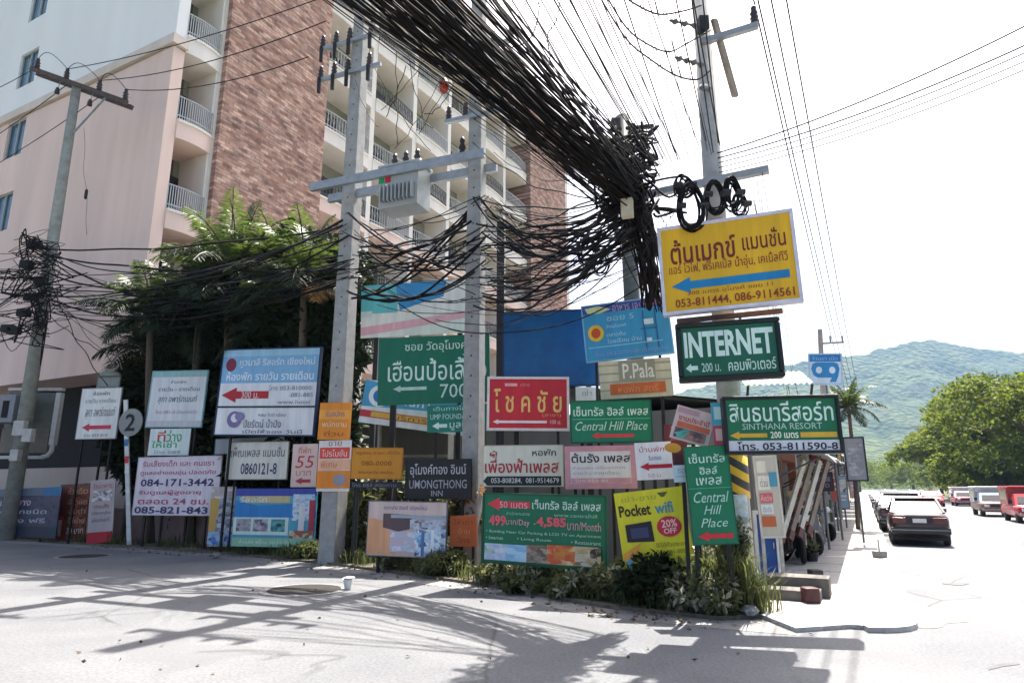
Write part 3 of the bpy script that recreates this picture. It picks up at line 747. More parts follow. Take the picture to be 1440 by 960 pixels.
# fan of single wires against the sky
for i in range(38):
    f = i/37+rc.uniform(-.02, .02); 
    pxs = 715+ (985-715)*f; xe = 880+ (1010-880)*f+rc.uniform(-8, 8); ye = 262-(60*f)+rc.uniform(-14, 14)
    E, F_ = over(xe, ye, 9.05-.2*f, pxs, rc.uniform(6.3, 7.1))
    wire(E, F_, rc.uniform(.05, .3), rc.choice((.005, .005, .006, .007, .009)), 'overhead_wire', rc.choice((M_cab, M_cab2, M_cab2)), 'thin dark wire in the fan above the crossarm, against the white sky', 'overhead wires fanning from the crossarm', n=18)
# slack jumper loops at the top
def jumper(pts, r, label, name='jumper_cable'):
    P_ = [at(*p) for p in pts]; out = []
    for k in range(len(P_)-1):
        p0 = P_[max(0, k-1)]; p1 = P_[k]; p2 = P_[k+1]; p3 = P_[min(len(P_)-1, k+2)]
        for j in range(6):
            t = j/6; out.append(.5*((2*p1)+(p2-p0)*t+(2*p0-5*p1+4*p2-p3)*t*t+(3*p1-p0-3*p2+p3)*t**3))
    out.append(P_[-1]); o = MB().tube(out, r, 6).build(name, M_cab2, smooth=True); tag(o, label, 'cable'); return o
jumper([(758, -8, 12.6), (756, 28, 12.4), (742, 58, 12.2), (712, 66, 12.2), (694, 44, 12.4)], .014, 'dark loop of cable hanging right of the second concrete pole top')
jumper([(790, -10, 11.8), (782, 30, 11.6), (770, 50, 11.6), (773, 88, 11.5), (757, 110, 11.4), (735, 92, 11.6), (718, 70, 12)], .012, 'longest slack loop of cable against the sky near the picture top')
jumper([(986, 8, 9.0), (960, 16, 8.6), (925, 20, 8.4), (890, 4, 8.2), (870, -12, 8.2)], .014, 'sagging dark cable from the pole top to the upper left')
jumper([(1000, 42, 9.0), (965, 62, 8.7), (940, 73, 8.5), (910, 62, 8.3), (880, 38, 8.2), (850, -10, 8.2)], .013, 'slack cable curving under the top string of insulators')
jumper([(998, 100, 9.0), (980, 112, 8.8), (950, 106, 8.6), (915, 84, 8.4), (880, 54, 8.3), (840, -10, 8.2)], .013, 'slack cable curving under the second string of insulators')
jumper([(543, -4, 15), (530, 40, 14.9), (412, 50, 14.9), (404, 84, 14.9), (396, 88, 14.9)], .012, 'stray') if False else None
# lines from pole A to the H frame
for (s, e, lab) in (((insA[1]), (548, -40), 'upper'), (insA[2], (458, 30), 'middle'), (insA[3], (434, 80), 'lower')):
    E = at(e[0], e[1], 15.0); wire(s, E, .35, .015, 'power_line', M_cab, '%s of three dark lines running from the left crossarm to the brick clad bay' % lab, 'power lines from the left pole', n=18)
for k, t in enumerate((.06, .38, .72)):
    p = a0.lerp(a1, t)+Vector((0, -.1, .2)); e = at(-140, 175+34*k+60*(k > 0), 25.5)
    wire(p-Vector((0, 0, .35*(k > 0))), e, .3, .014, 'power_line', M_cab, '%s line leaving the left crossarm for the picture edge' % ('highest', 'middle', 'lowest')[k], 'power lines leaving the left pole')
for k in range(3):
    p = insA[k]; q = insA[k+1]; m_ = [p.lerp(q, t)+Vector((0, -.25*math.sin(math.pi*t), .28*math.sin(math.pi*t))) for t in [i/8 for i in range(9)]]
    MB().tube(m_, .012, 5).build('jumper', M_cab, PA, world=True, smooth=True)
dpw = at(118, 180, 21.0); wire(dpw, at(122, 330, 21.0), -.0, .006, 'drop_wire', M_cab2, 'single drop wire hanging straight beside the left pole', None, wob=.05)
tag(MB().lathe([(.03, 0), (.05, .05), (.05, .3), (.03, .36)], 8, Matrix.Translation(at(120, 280, 20.98))).build('wire_weight', M_black), 'small black clamp hanging on the drop wire beside the left pole', 'clamp')
# telecom tangle on pole A
st_ = []
for i in range(46):
    a = at(rc.uniform(28, 66), rc.uniform(330, 480), 20.9-rc.random()*.3); pts = [a]
    for k in range(5): pts.append(a+Vector((rc.gauss(.05, .55), rc.gauss(0, .12)-.1, rc.gauss(0, .38))))
    sm = []
    for k in range(len(pts)-1):
        p0 = pts[max(0, k-1)]; p1 = pts[k]; p2 = pts[k+1]; p3 = pts[min(len(pts)-1, k+2)]
        for j in range(5):
            t = j/5; sm.append(.5*((2*p1)+(p2-p0)*t+(2*p0-5*p1+4*p2-p3)*t*t+(3*p1-p0-3*p2+p3)*t**3))
    st_.append((sm, rc.uniform(.008, .022)))
bundle('cable_tangle', 'knotted mass of black cables wound round the left pole', st_, M_cab3, cat='cable tangle')
for k, (px, py) in enumerate(((50, 345), (38, 372), (58, 395), (44, 418), (34, 440), (20, 465), (12, 462))):
    p = at(px, py, 20.8); tag(MB().box(p.x-.2, p.x+.2, p.y-.12, p.y+.1, p.z-.13, p.z+.13).build('splice_box', M_black, bevel=.04), 'black cable splice box fixed in the knot on the left pole', 'splice box', 'splice boxes on the left pole')
# sagging telecom lines A -> H frame, and off to the left
def sagging_set(n, s, Ys, e, Ye, sag, rr, lab, grp, name='telecom_cable', wob=.035):
    for i in range(n):
        p = at(rc.uniform(*s[:2]), rc.uniform(*s[2:]), Ys+rc.uniform(-.2, .2)); q = at(rc.uniform(*e[:2]), rc.uniform(*e[2:]), Ye+rc.uniform(-.2, .2))
        wire(p, q, rc.uniform(*sag), rc.choice(rr), name, rc.choice((M_cab, M_cab, M_cab3, M_cab2)), lab, grp, n=18, wob=wob)
sagging_set(24, (50, 72, 345, 440), 20.9, (470, 505, 305, 420), 14.6, (.15, 1.2), (.010, .014, .022, .03), 'black telecom cable sagging from the left pole in front of the palms', 'telecom cables in front of the palms')
sagging_set(18, (50, 72, 345, 470), 20.9, (-160, -120, 335, 520), 25.0, (0, .5), (.008, .012, .02), 'black telecom cable running left from the knot on the left pole', 'telecom cables left of the left pole')
sagging_set(5, (62, 75, 395, 450), 20.9, (150, 240, 480, 560), 19.6, (.05, .25), (.009, .014), 'drop cable slanting from the left pole down into the palms', 'drop cables into the palms')
sagging_set(34, (480, 520, 290, 430), 14.5, (660, 695, 270, 430), 13.3, (.05, .7), (.010, .014, .020, .028), 'black cable strung between the two transformer poles', 'cables between the transformer poles')
sagging_set(62, (665, 705, 275, 430), 13.3, (865, 905, 262, 345), 9.6, (.05, .8), (.008, .012, .016, .022), 'black cable sagging from the transformer poles to the corner pole', 'cables right of the transformer')
sagging_set(18, (480, 700, 330, 470), 14.2, (900, 925, 270, 400), 10.2, (.1, .9), (.006, .009, .012), 'long loose cable crossing in front of the blue billboard', 'loose cables behind the signs')
sagging_set(10, (640, 700, 60, 230), 13.3, (850, 890, 230, 300), 9.7, (.05, .4), (.006, .008, .012), 'cable slanting from the second concrete pole down to the corner pole', 'cables from the second concrete pole')
sagging_set(9, (530, 640, 150, 215), 14.2, (480, 660, 60, 120), 14.4, (.05, .5), (.008, .011), 'short lead between the transformer and its fuses', 'transformer leads', 'transformer_lead')
# curtain of cables hanging from the arm behind the blue sign
st_ = []
for i in range(85):
    f = rc.random(); a = at(858+40*f, rc.uniform(236, 272), 9.7+rc.uniform(-.3, .3)); b = at(902+30*rc.random(), rc.uniform(350, 440), 9.9+rc.uniform(-.25, .25))
    m_ = a.lerp(b, .5)+Vector((rc.gauss(.12, .14), rc.gauss(0, .1), rc.gauss(.0, .16)))
    pts = [a.lerp(m_, t)*(1-t)+m_.lerp(b, t)*t for t in [k/10 for k in range(11)]]
    st_.append((pts, rc.uniform(.008, .02)))
for i in range(70):
    a = at(rc.uniform(855, 910), rc.uniform(190, 300), 9.6+rc.uniform(-.25, .25)); pts = [a+Vector((rc.gauss(0, .2), rc.gauss(0, .14), rc.gauss(0, .16))) for k in range(5)]
    sm = []
    for k in range(4):
        p0 = pts[max(0, k-1)]; p1 = pts[k]; p2 = pts[k+1]; p3 = pts[min(4, k+2)]
        for j in range(5):
            t = j/5; sm.append(.5*((2*p1)+(p2-p0)*t+(2*p0-5*p1+4*p2-p3)*t*t+(3*p1-p0-3*p2+p3)*t**3))
    st_.append((sm, rc.uniform(.01, .024)))
bundle('cable_curtain', 'dense black curtain of cables hanging left of the yellow sign', st_, M_cab3)
p = at(882, 293, 9.25); jb = empty('junction_box', p, -R(20), 'small cream junction box in the black cables left of the yellow sign', 'junction box')
MB().box(-.09, .09, -.06, .06, -.15, .15).build('case', mat('cream_box', (.55, .50, .36), var=.15), jb, bevel=.012); MB().box(-.075, .075, -.07, -.061, -.13, .13).build('lid', mat('cream_lid', (.60, .55, .42), var=.12), jb)
p = at(848, 200, 8.0); 
tag(MB().lathe([(.01, 0), (.05, .04), (.06, .14), (.03, .2)], 10, Matrix.Translation(at(624, 132, 6.9))).build('cable_marker', mat('orange_plastic', '#b4442c', var=.2)), 'orange red marker hanging in the overhead bundle', 'marker')
# coils hung on the crossarm
def coil(px, py, Y, rx, rz, n, th, label, tilt=0.0):
    c = at(px, py, Y); mb = MB()
    for k in range(n):
        dx = rc.gauss(0, .022); dz = rc.gauss(0, .03); dy = rc.gauss(0, .03); a, b = rx*(1+rc.gauss(0, .07)), rz*(1+rc.gauss(0, .05)); ph = rc.gauss(0, .1)
        pts = [c+Vector((dx+a*math.cos(t)*math.cos(tilt)+b*math.sin(t)*math.sin(tilt), dy+.03*math.sin(2*t+ph), dz+b*math.sin(t)*math.cos(tilt)-a*math.cos(t)*math.sin(tilt))) for t in [2*math.pi*i/22 for i in range(23)]]
        mb.tube(pts, th, 5)
    r = empty('cable_coil', c, 0, label, 'cable coil'); mb.build('windings', M_cab, r, world=True, smooth=True)
    for s in (-1, 1): MB().cyl(c+Vector((s*rx*math.cos(tilt)-.06, -.05, -s*rx*math.sin(tilt))), c+Vector((s*rx*math.cos(tilt)+.06, -.05, -s*rx*math.sin(tilt))), .045, n=8).build('tie', M_cab2, r, world=True)
coil(973, 291, 8.6, .16, .33, 13, .012, 'largest hanging coil of black cable, above the yellow sign')
coil(1006, 275, 8.75, .12, .24, 11, .012, 'coil of black cable hanging right beside the largest coil')
coil(1030, 272, 8.7, .10, .22, 11, .012, 'coil of black cable hanging on the striped pole, right of the others')
coil(1040, 288, 8.8, .09, .16, 7, .01, 'smallest coil of black cable, low on the striped pole')
coil(826, 352, 10.6, .14, .24, 6, .01, 'open coil of cable hanging among the loose cables left of the yellow sign')
coil(845, 368, 10.6, .13, .2, 5, .01, 'second open coil of cable beside the loose cables, over the blue billboard')
coil(962, 262, 8.65, .1, .16, 6, .012, 'short cable coil tied on the crossarm') 
# lines down the main road
for k, (px, v, z) in enumerate(((1046, .55, 0), (1052, .62, 0), (1072, .8, 0), (1095, 1.15, 0))):
    S = at(px, -60, 8.6); E = st(60, -.9+.35*k, 10.2)
    wire(S, E, .6, .016, 'power_line', M_cab2, 'one of the bare lines running down the main road from the corner pole', 'power lines along the main road', n=26)
for k in range(5):
    S = Vector((pc_.x, pc_.y-.1, at(1030, 195+k*7, 9).z)); E = at(1640, [-70, -34, -22, -8, 6][k], 6.6)
    wire(S, E, .22, (.012, .011, .009, .008, .008)[k], 'service_line', M_cab if k == 1 else M_cab2, 'service wire rising right from the corner pole across the open sky', 'service wires to the right', n=22)
wire(at(1040, 192, 9), at(1440, 40, 7.6), .1, .006, 'service_line', M_cab2, 'topmost service wire rising right from the corner pole', 'service wires to the right') if False else None
for i in range(9):
    a = at(rc.uniform(890, 960), rc.uniform(262, 300), 9.2); b = at(rc.uniform(905, 935), rc.uniform(330, 420), 9.4)
    wire(a, b, .05, .005, 'drop_wire', M_cab2, 'thin drop wire beside the left edge of the yellow sign', 'drop wires by the yellow sign', wob=.08)
for i in range(6):
    a = at(rc.uniform(1030, 1080), rc.uniform(240, 300), 9.0); b = st(rc.uniform(12, 26), -2.2, rc.uniform(3.8, 4.8))
    wire(a, b, .5, .006, 'service_line', M_cab2, 'slack service wire from the corner pole down to the shop roofs', 'service wires to the shops')

# ================================================================== SIGNS
GR = '#0a6b4f'; WH = '#e6e6e2'; RD = '#c8232f'; BK = '#17171a'; YL = '#e2b81c'
pcm = (pc_.x, pc_.y)
# --- far left
sign('notice_sign', 'white notice with a red arrow, on a dark shelf beside the number 2 disc', [(113, 546), (170, 545), (166, 616), (110, 618)], .5, 12, WH,
     [T('ห้องพัก', .3, .05, .72, .14, '#5a5a60'), T('รายวัน รายเดือน', .12, .2, .9, .29, '#6a6a70', .0), T('สุภา อพาร์ทเมนท์', .16, .38, .92, .62, '#5a5560', .0, .2), A(.12, .7, .86, .86, '#c93a4c'), T('โทร 053-810', .2, .9, .8, .97, '#777777', 0)], frame='#b9b4b0', fw=.02, posts=2, pc='#141414')
r, w, h, zc = sign('dome_top_sign', 'grey rounded board end rising above the white notice with a red arrow', [(136, 529), (168, 530), (168, 560), (136, 560)], 1.0, 12, '#8d9590', [Q(.1, .45, .9, .55, '#6f7a74')], frame='#767d79', fw=.03, posts=1)
MB().lathe([(w*.52, 0), (w*.48, .08), (w*.32, .16), (w*.1, .2), (.001, .205)], 16, Matrix.Translation((0, 0, zc+h/2)) @ Matrix.Scale(.3, 4, (0, 1, 0))).build('dome_cap', mat('cap', '#8d9590', var=.2), r, smooth=True)
# number disc on its white post
c = at(186, 594, edgeY(170)+.25); b = gnd(163, 771); b.y = c.y; 
nd = empty('number_sign', (b.x, b.y, 0), -R(12), 'round grey disc reading 2 on a leaning white post', 'number sign')
pt_ = at(177, 562, c.y); pl = MB(); pl.beam((b.x, b.y, 0), pt_, .12, .05, up=(0, 1, 0)); pl.build('post', mat('white_post', '#d9dbd8', var=.2, scale=5), nd, world=True)
Md = Matrix.Translation(c+Vector((0, -.05, 0))) @ Matrix.Rotation(-R(12), 4, 'Z')
rdisc = .40
MB().lathe([(rdisc, 0), (rdisc, .03), (rdisc*.9, .034)], 28, Md @ Matrix.Rotation(R(90), 4, 'X')).build('disc', mat('disc_grey', '#8e908e', var=.15, scale=4), nd, world=True)
V2, F2 = text_geo('2', .02)
mb = MB()
for f in F2: mb.quad(*[Md @ Vector(((V2[i][0]-.5)*.34, -.04, (V2[i][1]-.5)*.5)) for i in f])
mb.build('lettering', mat('sign_print', '#1a1a1c', var=.1), nd, world=True)
for k, (py, cc) in enumerate(((622, '#3f78a8'), (646, '#c23a44'), (660, '#e8e8e8'))):
    q = at(170, py, c.y); q = Vector((b.x, b.y, 0)).lerp(pt_, (q.z)/(pt_.z)); MB().box(q.x-.058, q.x+.058, q.y-.032, q.y-.027, q.z-.1, q.z+.1).build('sticker', mat('sticker', cc, var=.2), nd, world=True)
sign('roll_up_banner', 'narrow white roll up banner with a red foot, against the white post', [(128, 676), (163, 672), (158, 762), (122, 764)], .35, 10, '#b4a8a6',
     [T('ร้านอาหาร', .12, .05, .88, .14, '#b03a44', .0), P(.1, .17, .9, .34, 3, '#b98e86', '#e4dcd8', '#6f6a72'), T('ตามสั่ง', .2, .38, .8, .46, '#8a4048', .0), T('เปิดทุกวัน', .15, .5, .85, .57, '#777080', .0), T('ส่งถึงที่', .15, .6, .85, .67, '#777080', .0), Q(0, .83, 1, 1, '#b3202e')], posts=2, pc='#777777', thick=.03)
sign('vinyl_banner', 'wide dark vinyl banner with rows of pale lines, lowest at the left picture edge', [(-60, 690), (84, 684), (82, 757), (-60, 752)], .25, 32, '#2a3040',
     [Q(0, 0, 1, .16, '#5c6a7a'), Q(.85, .0, 1, .22, '#2a6a98'), P(0, .17, 1, .78, 71, '#1e2430', '#3c4860', '#59343c'), T('อะไหล่ ล้อ แม็ก ยาง', .06, .2, .75, .36, '#c8b8c0'), T('บริการ ซ่อม ทุกชนิด', .06, .42, .9, .56, '#aab4c0'), T('ราคา ถูก ส่ง ฟรี', .1, .6, .9, .74, '#a8b0b8'), P(.05, .78, .5, .97, 4, '#2a2f38', '#8f9aa4', '#56606c')], thick=.03, posts=2)
sign('vinyl_banner', 'brown and red menu banner with a white can picture, behind the dark vinyl banner', [(84, 683), (126, 677), (120, 764), (78, 760)], .45, 25, '#6e3428',
     [P(.28, 0, 1, .98, 72, '#5a241c', '#8a4c30', '#3a1c1c'), T('ก๋วยเตี๋ยว', .3, .06, .95, .18, '#d0a070'), T('ข้าวผัด', .35, .26, .95, .36, '#c89a80', 0), T('ส้มตำ', .4, .42, .95, .52, '#c89a80', 0), T('ไก่ย่าง', .4, .58, .95, .68, '#d8b0a0', 0), Q(.02, .55, .26, .98, '#b8403c'), Q(.08, .62, .2, .9, '#d8d0cc'), T('30 บาท', .4, .75, .95, .86, '#e0d0c8', 0)], thick=.03, posts=2)
sign('apartment_sign', 'square white sign in a teal frame, above the little green and white card', [(212, 521), (292, 521), (286, 600), (208, 602)], .9, 12, '#dfe3e6',
     [Q(0, 0, 1, .1, '#9cc4c4'), T('ห้องพัก', .36, .16, .64, .22, '#5a5f66', 0), T('รายวัน - รายเดือน', .14, .28, .9, .36, '#5a5f66', 0), T('สุภา อพาร์ทเมนท์', .16, .44, .88, .6, '#4f4a58', 0, .15), T('โทร 081-0', .14, .7, .5, .77, '#c08a9c', 0), T('มีอินเตอร์เน็ต', .54, .7, .9, .77, '#c0a0b0', 0), Q(0, .9, 1, 1, '#c8c8cc')], frame='#7fb0b4', fw=.035, posts=2)
sign('small_card_sign', 'little white card with red and green writing, under the teal framed sign', [(211, 603), (268, 602), (266, 640), (209, 640)], .75, 12, '#dfeae6',
     [T('ที่', .2, .06, .4, .5, '#c8483c'), T('ว่าง', .42, .06, .8, .5, '#4aa870'), T('ให้เช่า', .08, .45, .7, .72, '#3fae74'), T('โทร 089', .15, .8, .8, .94, '#8a9a94', 0)], posts=1, thick=.03)
sign('phone_number_sign', 'pink printed board with two dark phone numbers, on a brown stand', [(192, 642), (311, 641), (308, 724), (190, 725)], .35, 18, '#ddd3da',
     [T('รับเลี้ยงเด็ก และ คนชรา', .06, .05, .92, .16, '#b8486a'), T('ดูแลอย่างอบอุ่น ปลอดภัย', .04, .22, .95, .33, '#b8486a'), T('084-171-3442', .06, .38, .94, .51, '#3a3560', .02), T('รับดูแลผู้สูงอายุ', .05, .57, .8, .67, '#b8486a'), T('ตลอด 24 ชม.', .05, .72, .9, .82, '#b8486a'), T('085-821-843', .02, .86, .9, .98, '#3a3560', .02)], frame='#c9bcc2', fw=.02, posts=2, pc='#3b2220')
sign('hotel_sign', 'sky blue over white sign with a big red arrow, left of the first concrete pole', [(314, 490), (452, 489), (444, 612), (303, 614)], .8, 14, '#e2e4e6',
     [Q(0, 0, 1, .40, '#7fb2d8'), Q(0, 0, 1, .08, '#9cc8e0'), D(.04, .1, .15, .26, '#7c2438'), T('ภูวนาลี รีสอร์ท เชียงใหม่', .18, .1, .96, .22, '#dfe8f0'), T('ห้องพัก รายวัน รายเดือน', .06, .26, .96, .37, '#e8f0f6'), A(.03, .45, .52, .63, '#b5222e'), T('300 ม.', .24, .5, .42, .58, '#f0d8d8', 0), T('โทร 053-810000', .52, .43, .95, .49, '#7f86a0', 0), T('081-885', .75, .52, .97, .57, '#8088a0', 0), T('www.hotel', .62, .6, .95, .65, '#8890a4', 0), Q(0, .67, 1, .69, '#1c2a3a'),
      D(.12, .73, .27, .92, '#7a6f9c'), D(.16, .76, .24, .86, '#e2e4e6'), D(.2, .74, .3, .84, '#8a80ac'), T('คอน โดมิ เนียม', .44, .75, .72, .79, '#555560', 0), T('ปิยรัตน์ น้ำปิง', .3, .82, .68, .92, '#5a5468', 0), T('เปิดให้จอง วันนี้', .3, .94, .9, .985, '#50506a', 0)], frame='#14264a', fw=.035, posts=2, thick=.12)
sign('ledge_board', 'dull grey board end below the tall sky blue sign', [(303, 616), (440, 612), (438, 634), (302, 640)], 1.2, 14, '#8c949a', [Q(.6, 0, 1, .4, '#9fb0ac'), T('ซอย 3', .7, .4, .9, .9, '#5c6668', 0)], posts=2, frame='#3c4a50', fw=.02)
sign('apartment_sign', 'cream sign with grey Thai lettering and a number ending 121-8, below the sky blue sign', [(321, 622), (408, 620), (403, 674), (318, 674)], .8, 16, '#ddd9cd',
     [T('เพ็ญเพลส แมนชั่น', .05, .12, .95, .45, '#6a6670', .01), T('0860121-8', .24, .56, .84, .88, '#4a4a68', .02)], frame='#b8b09c', fw=.02, posts=2, pc='#141414')
sign('narrow_banner', 'narrow banner of yellow and blue stripes, left of the resort board', [(298, 684), (331, 684), (327, 768), (292, 768)], .35, 14, '#b9b2a6',
     [P(0, .0, 1, .2, 6, '#c2b4a0', '#a89aa0', '#d8d0c4'), Q(0, .2, .35, .75, '#c8a050'), P(.35, .2, 1, .5, 7, '#4a4a60', '#98a0b0', '#c0b8b0'), P(.3, .5, 1, .78, 8, '#9098a8', '#5a6078', '#c4c4c8'), P(0, .76, 1, .98, 9, '#3a78c0', '#a8c4dc', '#5a4a70')], thick=.03)
sign('resort_board', 'turquoise resort board with three pool pictures in a row', [(332, 686), (447, 687), (442, 769), (327, 768)], .4, 14, '#4fa3b8',
     [Q(.0, 0, 1, .13, '#3a4aa0'), Q(.08, .13, .68, .25, '#c8b888'), OUT([(.0, .2), (.3, .3), (.7, .26), (1, .4), (1, .5), (0, .5)], '#2f7fc0'), T('รีสอร์ท', .05, .14, .4, .24, '#d8e8f0', 0), Q(.0, .5, .68, .80, '#cfe4dc'), P(.04, .53, .22, .74, 11, '#4a4650', '#b0a8a8', '#78808a'), P(.25, .53, .43, .74, 12, '#786f7a', '#c0b8c0', '#50505c'), P(.47, .53, .64, .74, 13, '#28707a', '#5ab0b0', '#203a48'), P(.72, .1, .98, .55, 14, '#2a70b4', '#d8dce0', '#a0c4dc'), Q(.8, .3, .87, .78, '#dcdcdc'), Q(.92, .2, .99, .8, '#a83850'), P(.7, .72, .98, .9, 15, '#3f7a44', '#b04040', '#c8d0b0'), Q(0, .85, 1, 1, '#8fc0a0'), T('ห้องพัก พร้อม สระว่ายน้ำ', .1, .88, .7, .95, '#d8ece0', 0)], thick=.04)
sign('price_sign', 'small pink sign reading 55, left of the orange posters', [(412, 624), (447, 624), (444, 684), (409, 685)], 1.0, 14, '#e0c4ba',
     [T('ที่พัก', .25, .06, .75, .22, '#c85a50', 0), T('55', .15, .28, .9, .56, '#c23c44', .0, .15), T('บาท', .2, .62, .8, .74, '#c08078', 0), A(.18, .78, .8, .94, '#b03a3a')], posts=1, thick=.03)
b1m = (b1.x, b1.y)
sign('orange_poster', 'upper orange poster tied to the first concrete pole', [(450, 566), (495, 566), (492, 618), (447, 618)], .08, 16, '#e08a24',
     [Q(0, .2, 1, .45, '#e8a040'), T('รับสมัคร', .2, .22, .8, .38, '#5a5a90', 0), T('พนักงาน', .12, .5, .88, .66, '#f4d8b0', 0), T('ด่วน', .2, .76, .8, .9, '#a04a18', 0)], posts=0, mount=b1m, thick=.02, cat='poster')
sign('orange_poster', 'lower orange and white poster with a red panel, on the first concrete pole', [(448, 619), (494, 619), (492, 690), (446, 691)], .07, 16, '#e2dcd8',
     [T('ขาย', .3, .02, .7, .11, '#8a4a40', 0), Q(.04, .14, .96, .36, '#d8483c'), T('โปรโมชั่น', .12, .18, .88, .32, '#f4dcd0', 0), Q(.0, .38, 1, .58, '#e4b08c'), T('พิเศษ', .1, .42, .6, .54, '#d07040', 0), Q(0, .6, 1, .94, '#e08424'), D(.5, .66, .9, .9, '#8f8c94')], posts=0, mount=b1m, thick=.02, cat='poster')
# --- centre
sign('road_sign', 'big green road sign with white Thai names and 700, behind the second concrete pole', [(533, 477), (690, 468), (688, 566), (531, 569)], 2.4, 6, GR,
     [T('ซอย วัดอุโมงค์', .24, .07, .80, .25, '#c8e4d8', .006), T('7', .76, .29, .82, .38, '#c8e4d8', 0), T('เฮือนป้อเลี้ยง', .09, .33, .97, .66, '#d4ece2', .006), A(.14, .72, .44, .82, '#b8d4cc'), T('700', .56, .72, .80, .92, '#c8e4d8', 0), T('ม.', .86, .76, .95, .92, '#c8e4d8', 0)], posts=2, post_w=.12, rough=.35)
sign('road_sign', 'small green foundation sign with a white arrow, under the big green road sign', [(602, 571), (690, 567), (688, 606), (600, 608)], 2.2, 6, '#1c7a66',
     [T('เดินทางไกล', .1, .03, .7, .2, '#b0dcd0', 0), T('UMP FOUNDATION', .05, .33, .82, .52, '#c0e0d8', .0), A(.08, .62, .32, .9, '#d4ece4'), T('มูลนิธิ', .36, .6, .74, .94, '#c0e4d8', .01)], posts=2)
sign('shop_banner', 'long blue and white shop banner with a red lower edge, behind the green road sign', [(512, 530), (668, 556), (668, 612), (506, 596)], 3.6, 4, '#dce4ea',
     [OUT([(0, .0), (.3, .1), (1, .25), (1, .5), (.0, .62)], '#4aa0d0'), D(.05, .1, .24, .6, '#e4ecf2'), D(.09, .2, .2, .5, '#2a78c0'), T('ร้านค้า', .3, .2, .6, .5, '#e8f0f4'), Q(0, .7, 1, .86, '#c03a44'), Q(.1, .72, .7, .84, '#d8b050'), T('บริการ', .3, .73, .6, .83, '#8a3038', 0)], posts=2, thick=.06)
sign('large_billboard', 'large faded white billboard with teal and blue at its top, over the green road sign', [(509, 402), (672, 392), (668, 466), (507, 476)], 3.6, 6, '#d9dad8',
     [Q(0, 0, .32, .55, '#5cb4bc'), OUT([(.3, 0), (.75, 0), (.72, .3), (.5, .42), (.34, .52)], '#2f86bc'), OUT([(0, .8), (.4, .72), (1, .58), (1, .7), (.5, .84), (0, .96)], '#dca8b4'), Q(0, .5, .1, .62, '#c4d4d4')], posts=2, post_w=.12)
sign('amber_sign', 'amber sign with dark Thai lines over a black shelf', [(495, 629), (568, 629), (565, 674), (493, 673)], .7, 14, '#d08a20',
     [T('ครูสอน ภาษา เด็กโต', .08, .08, .95, .24, '#7a4414', .0), T('080-0000', .2, .42, .8, .58, '#8a5018', 0), T('สอนทุกวัน ถึงบ้าน', .15, .74, .85, .88, '#7a4414', 0)], frame='#b0761c', fw=.02, posts=2)
sign('dark_ledge_sign', 'thin dark strip sign right under the amber sign', [(488, 677), (566, 677), (565, 686), (488, 686)], .7, 14, '#22222e', [T('โทร 053 สอบถาม', .1, .2, .9, .8, '#8a8a98', 0)], posts=2)
sign('inn_sign', 'black sign with silver Thai and English inn lettering', [(571, 646), (664, 645), (662, 701), (570, 702)], .85, 12, '#16161c',
     [T('อุโมงค์ทอง อินน์', .06, .08, .94, .46, '#b8b8be', .008), T('UMONGTHONG', .05, .52, .95, .75, '#a8a8b0', .005), T('INN', .4, .8, .58, .95, '#a0a0a8', .01), ], frame='#0e0e12', fw=.025, posts=2, thick=.07)
sign('housing_board', 'pale orange and white housing board with pictures of blue houses', [(519, 703), (630, 706), (627, 785), (515, 781)], .0, 18, '#cdb8b0',
     [T('ศุภาลัย ฮิลล์ เชียงใหม่', .2, .06, .76, .17, '#6f6a9c', .004), OUT([(0, .3), (.2, .36), (.3, .62), (.38, .98), (0, .98)], '#d8a078'), OUT([(.2, .22), (.58, .24), (.55, .5), (.4, .55), (.2, .48)], '#5c4a50', 'picture_patch'), Q(.3, .24, 1, .3, '#9aa8b8'), P(.55, .32, 1, .5, 21, '#5a4c54', '#c8d0dc', '#90a0b8'), P(.3, .55, .62, .92, 22, '#e0e0e8', '#b0bccc', '#c8b0c0'), P(.62, .5, 1, .98, 23, '#4a98c8', '#dce8f0', '#3a5888'), Q(.7, .54, .74, .98, '#4a78b0'), Q(.82, .5, .86, .98, '#e4ecf0')], frame='#6a6c78', fw=.015)
sign('faded_sign', 'faded orange sign half sunk in the weeds, left of the large green price board', [(634, 725), (672, 724), (669, 768), (632, 768)], .9, 12, '#b4561e',
     [T('ให้เช่า', .15, .1, .85, .3, '#7a3418', 0), T('บ้าน', .3, .4, .75, .58, '#c88450', 0), T('โทร', .3, .7, .75, .88, '#7a3418', 0)], thick=.03)
sign('red_sign', 'red sign with large yellow Thai letters and a white border', [(686, 530), (801, 530), (800, 606), (684, 605)], 1.3, 2, '#c62536',
     [T('โ ช ค ชั ย', .06, .20, .93, .68, '#e8c070', .012), Q(.2, .09, .36, .15, '#e8a8a8'), T('บริการ', .4, .09, .52, .15, '#e09a9a', 0), T('(สาขา)', .68, .70, .92, .78, '#d89860', 0), A(.05, .82, .74, .92, '#ecdcdc'), T('100 ม.', .78, .83, .92, .91, '#e8c8c8', 0)], frame='#ded2d0', fw=.045, posts=2, thick=.09)
sign('blank_billboard', 'large blank dark blue billboard behind the red sign', [(707, 440), (846, 433), (846, 543), (707, 545)], 2.4, 6, mat('blue_sheet', '#10477c', var=.15, scale=1.2, rough=.35, c2='#1a6096'),
     [], posts=2, post_w=.1, thick=.06, frame='#16365c', fw=.03)
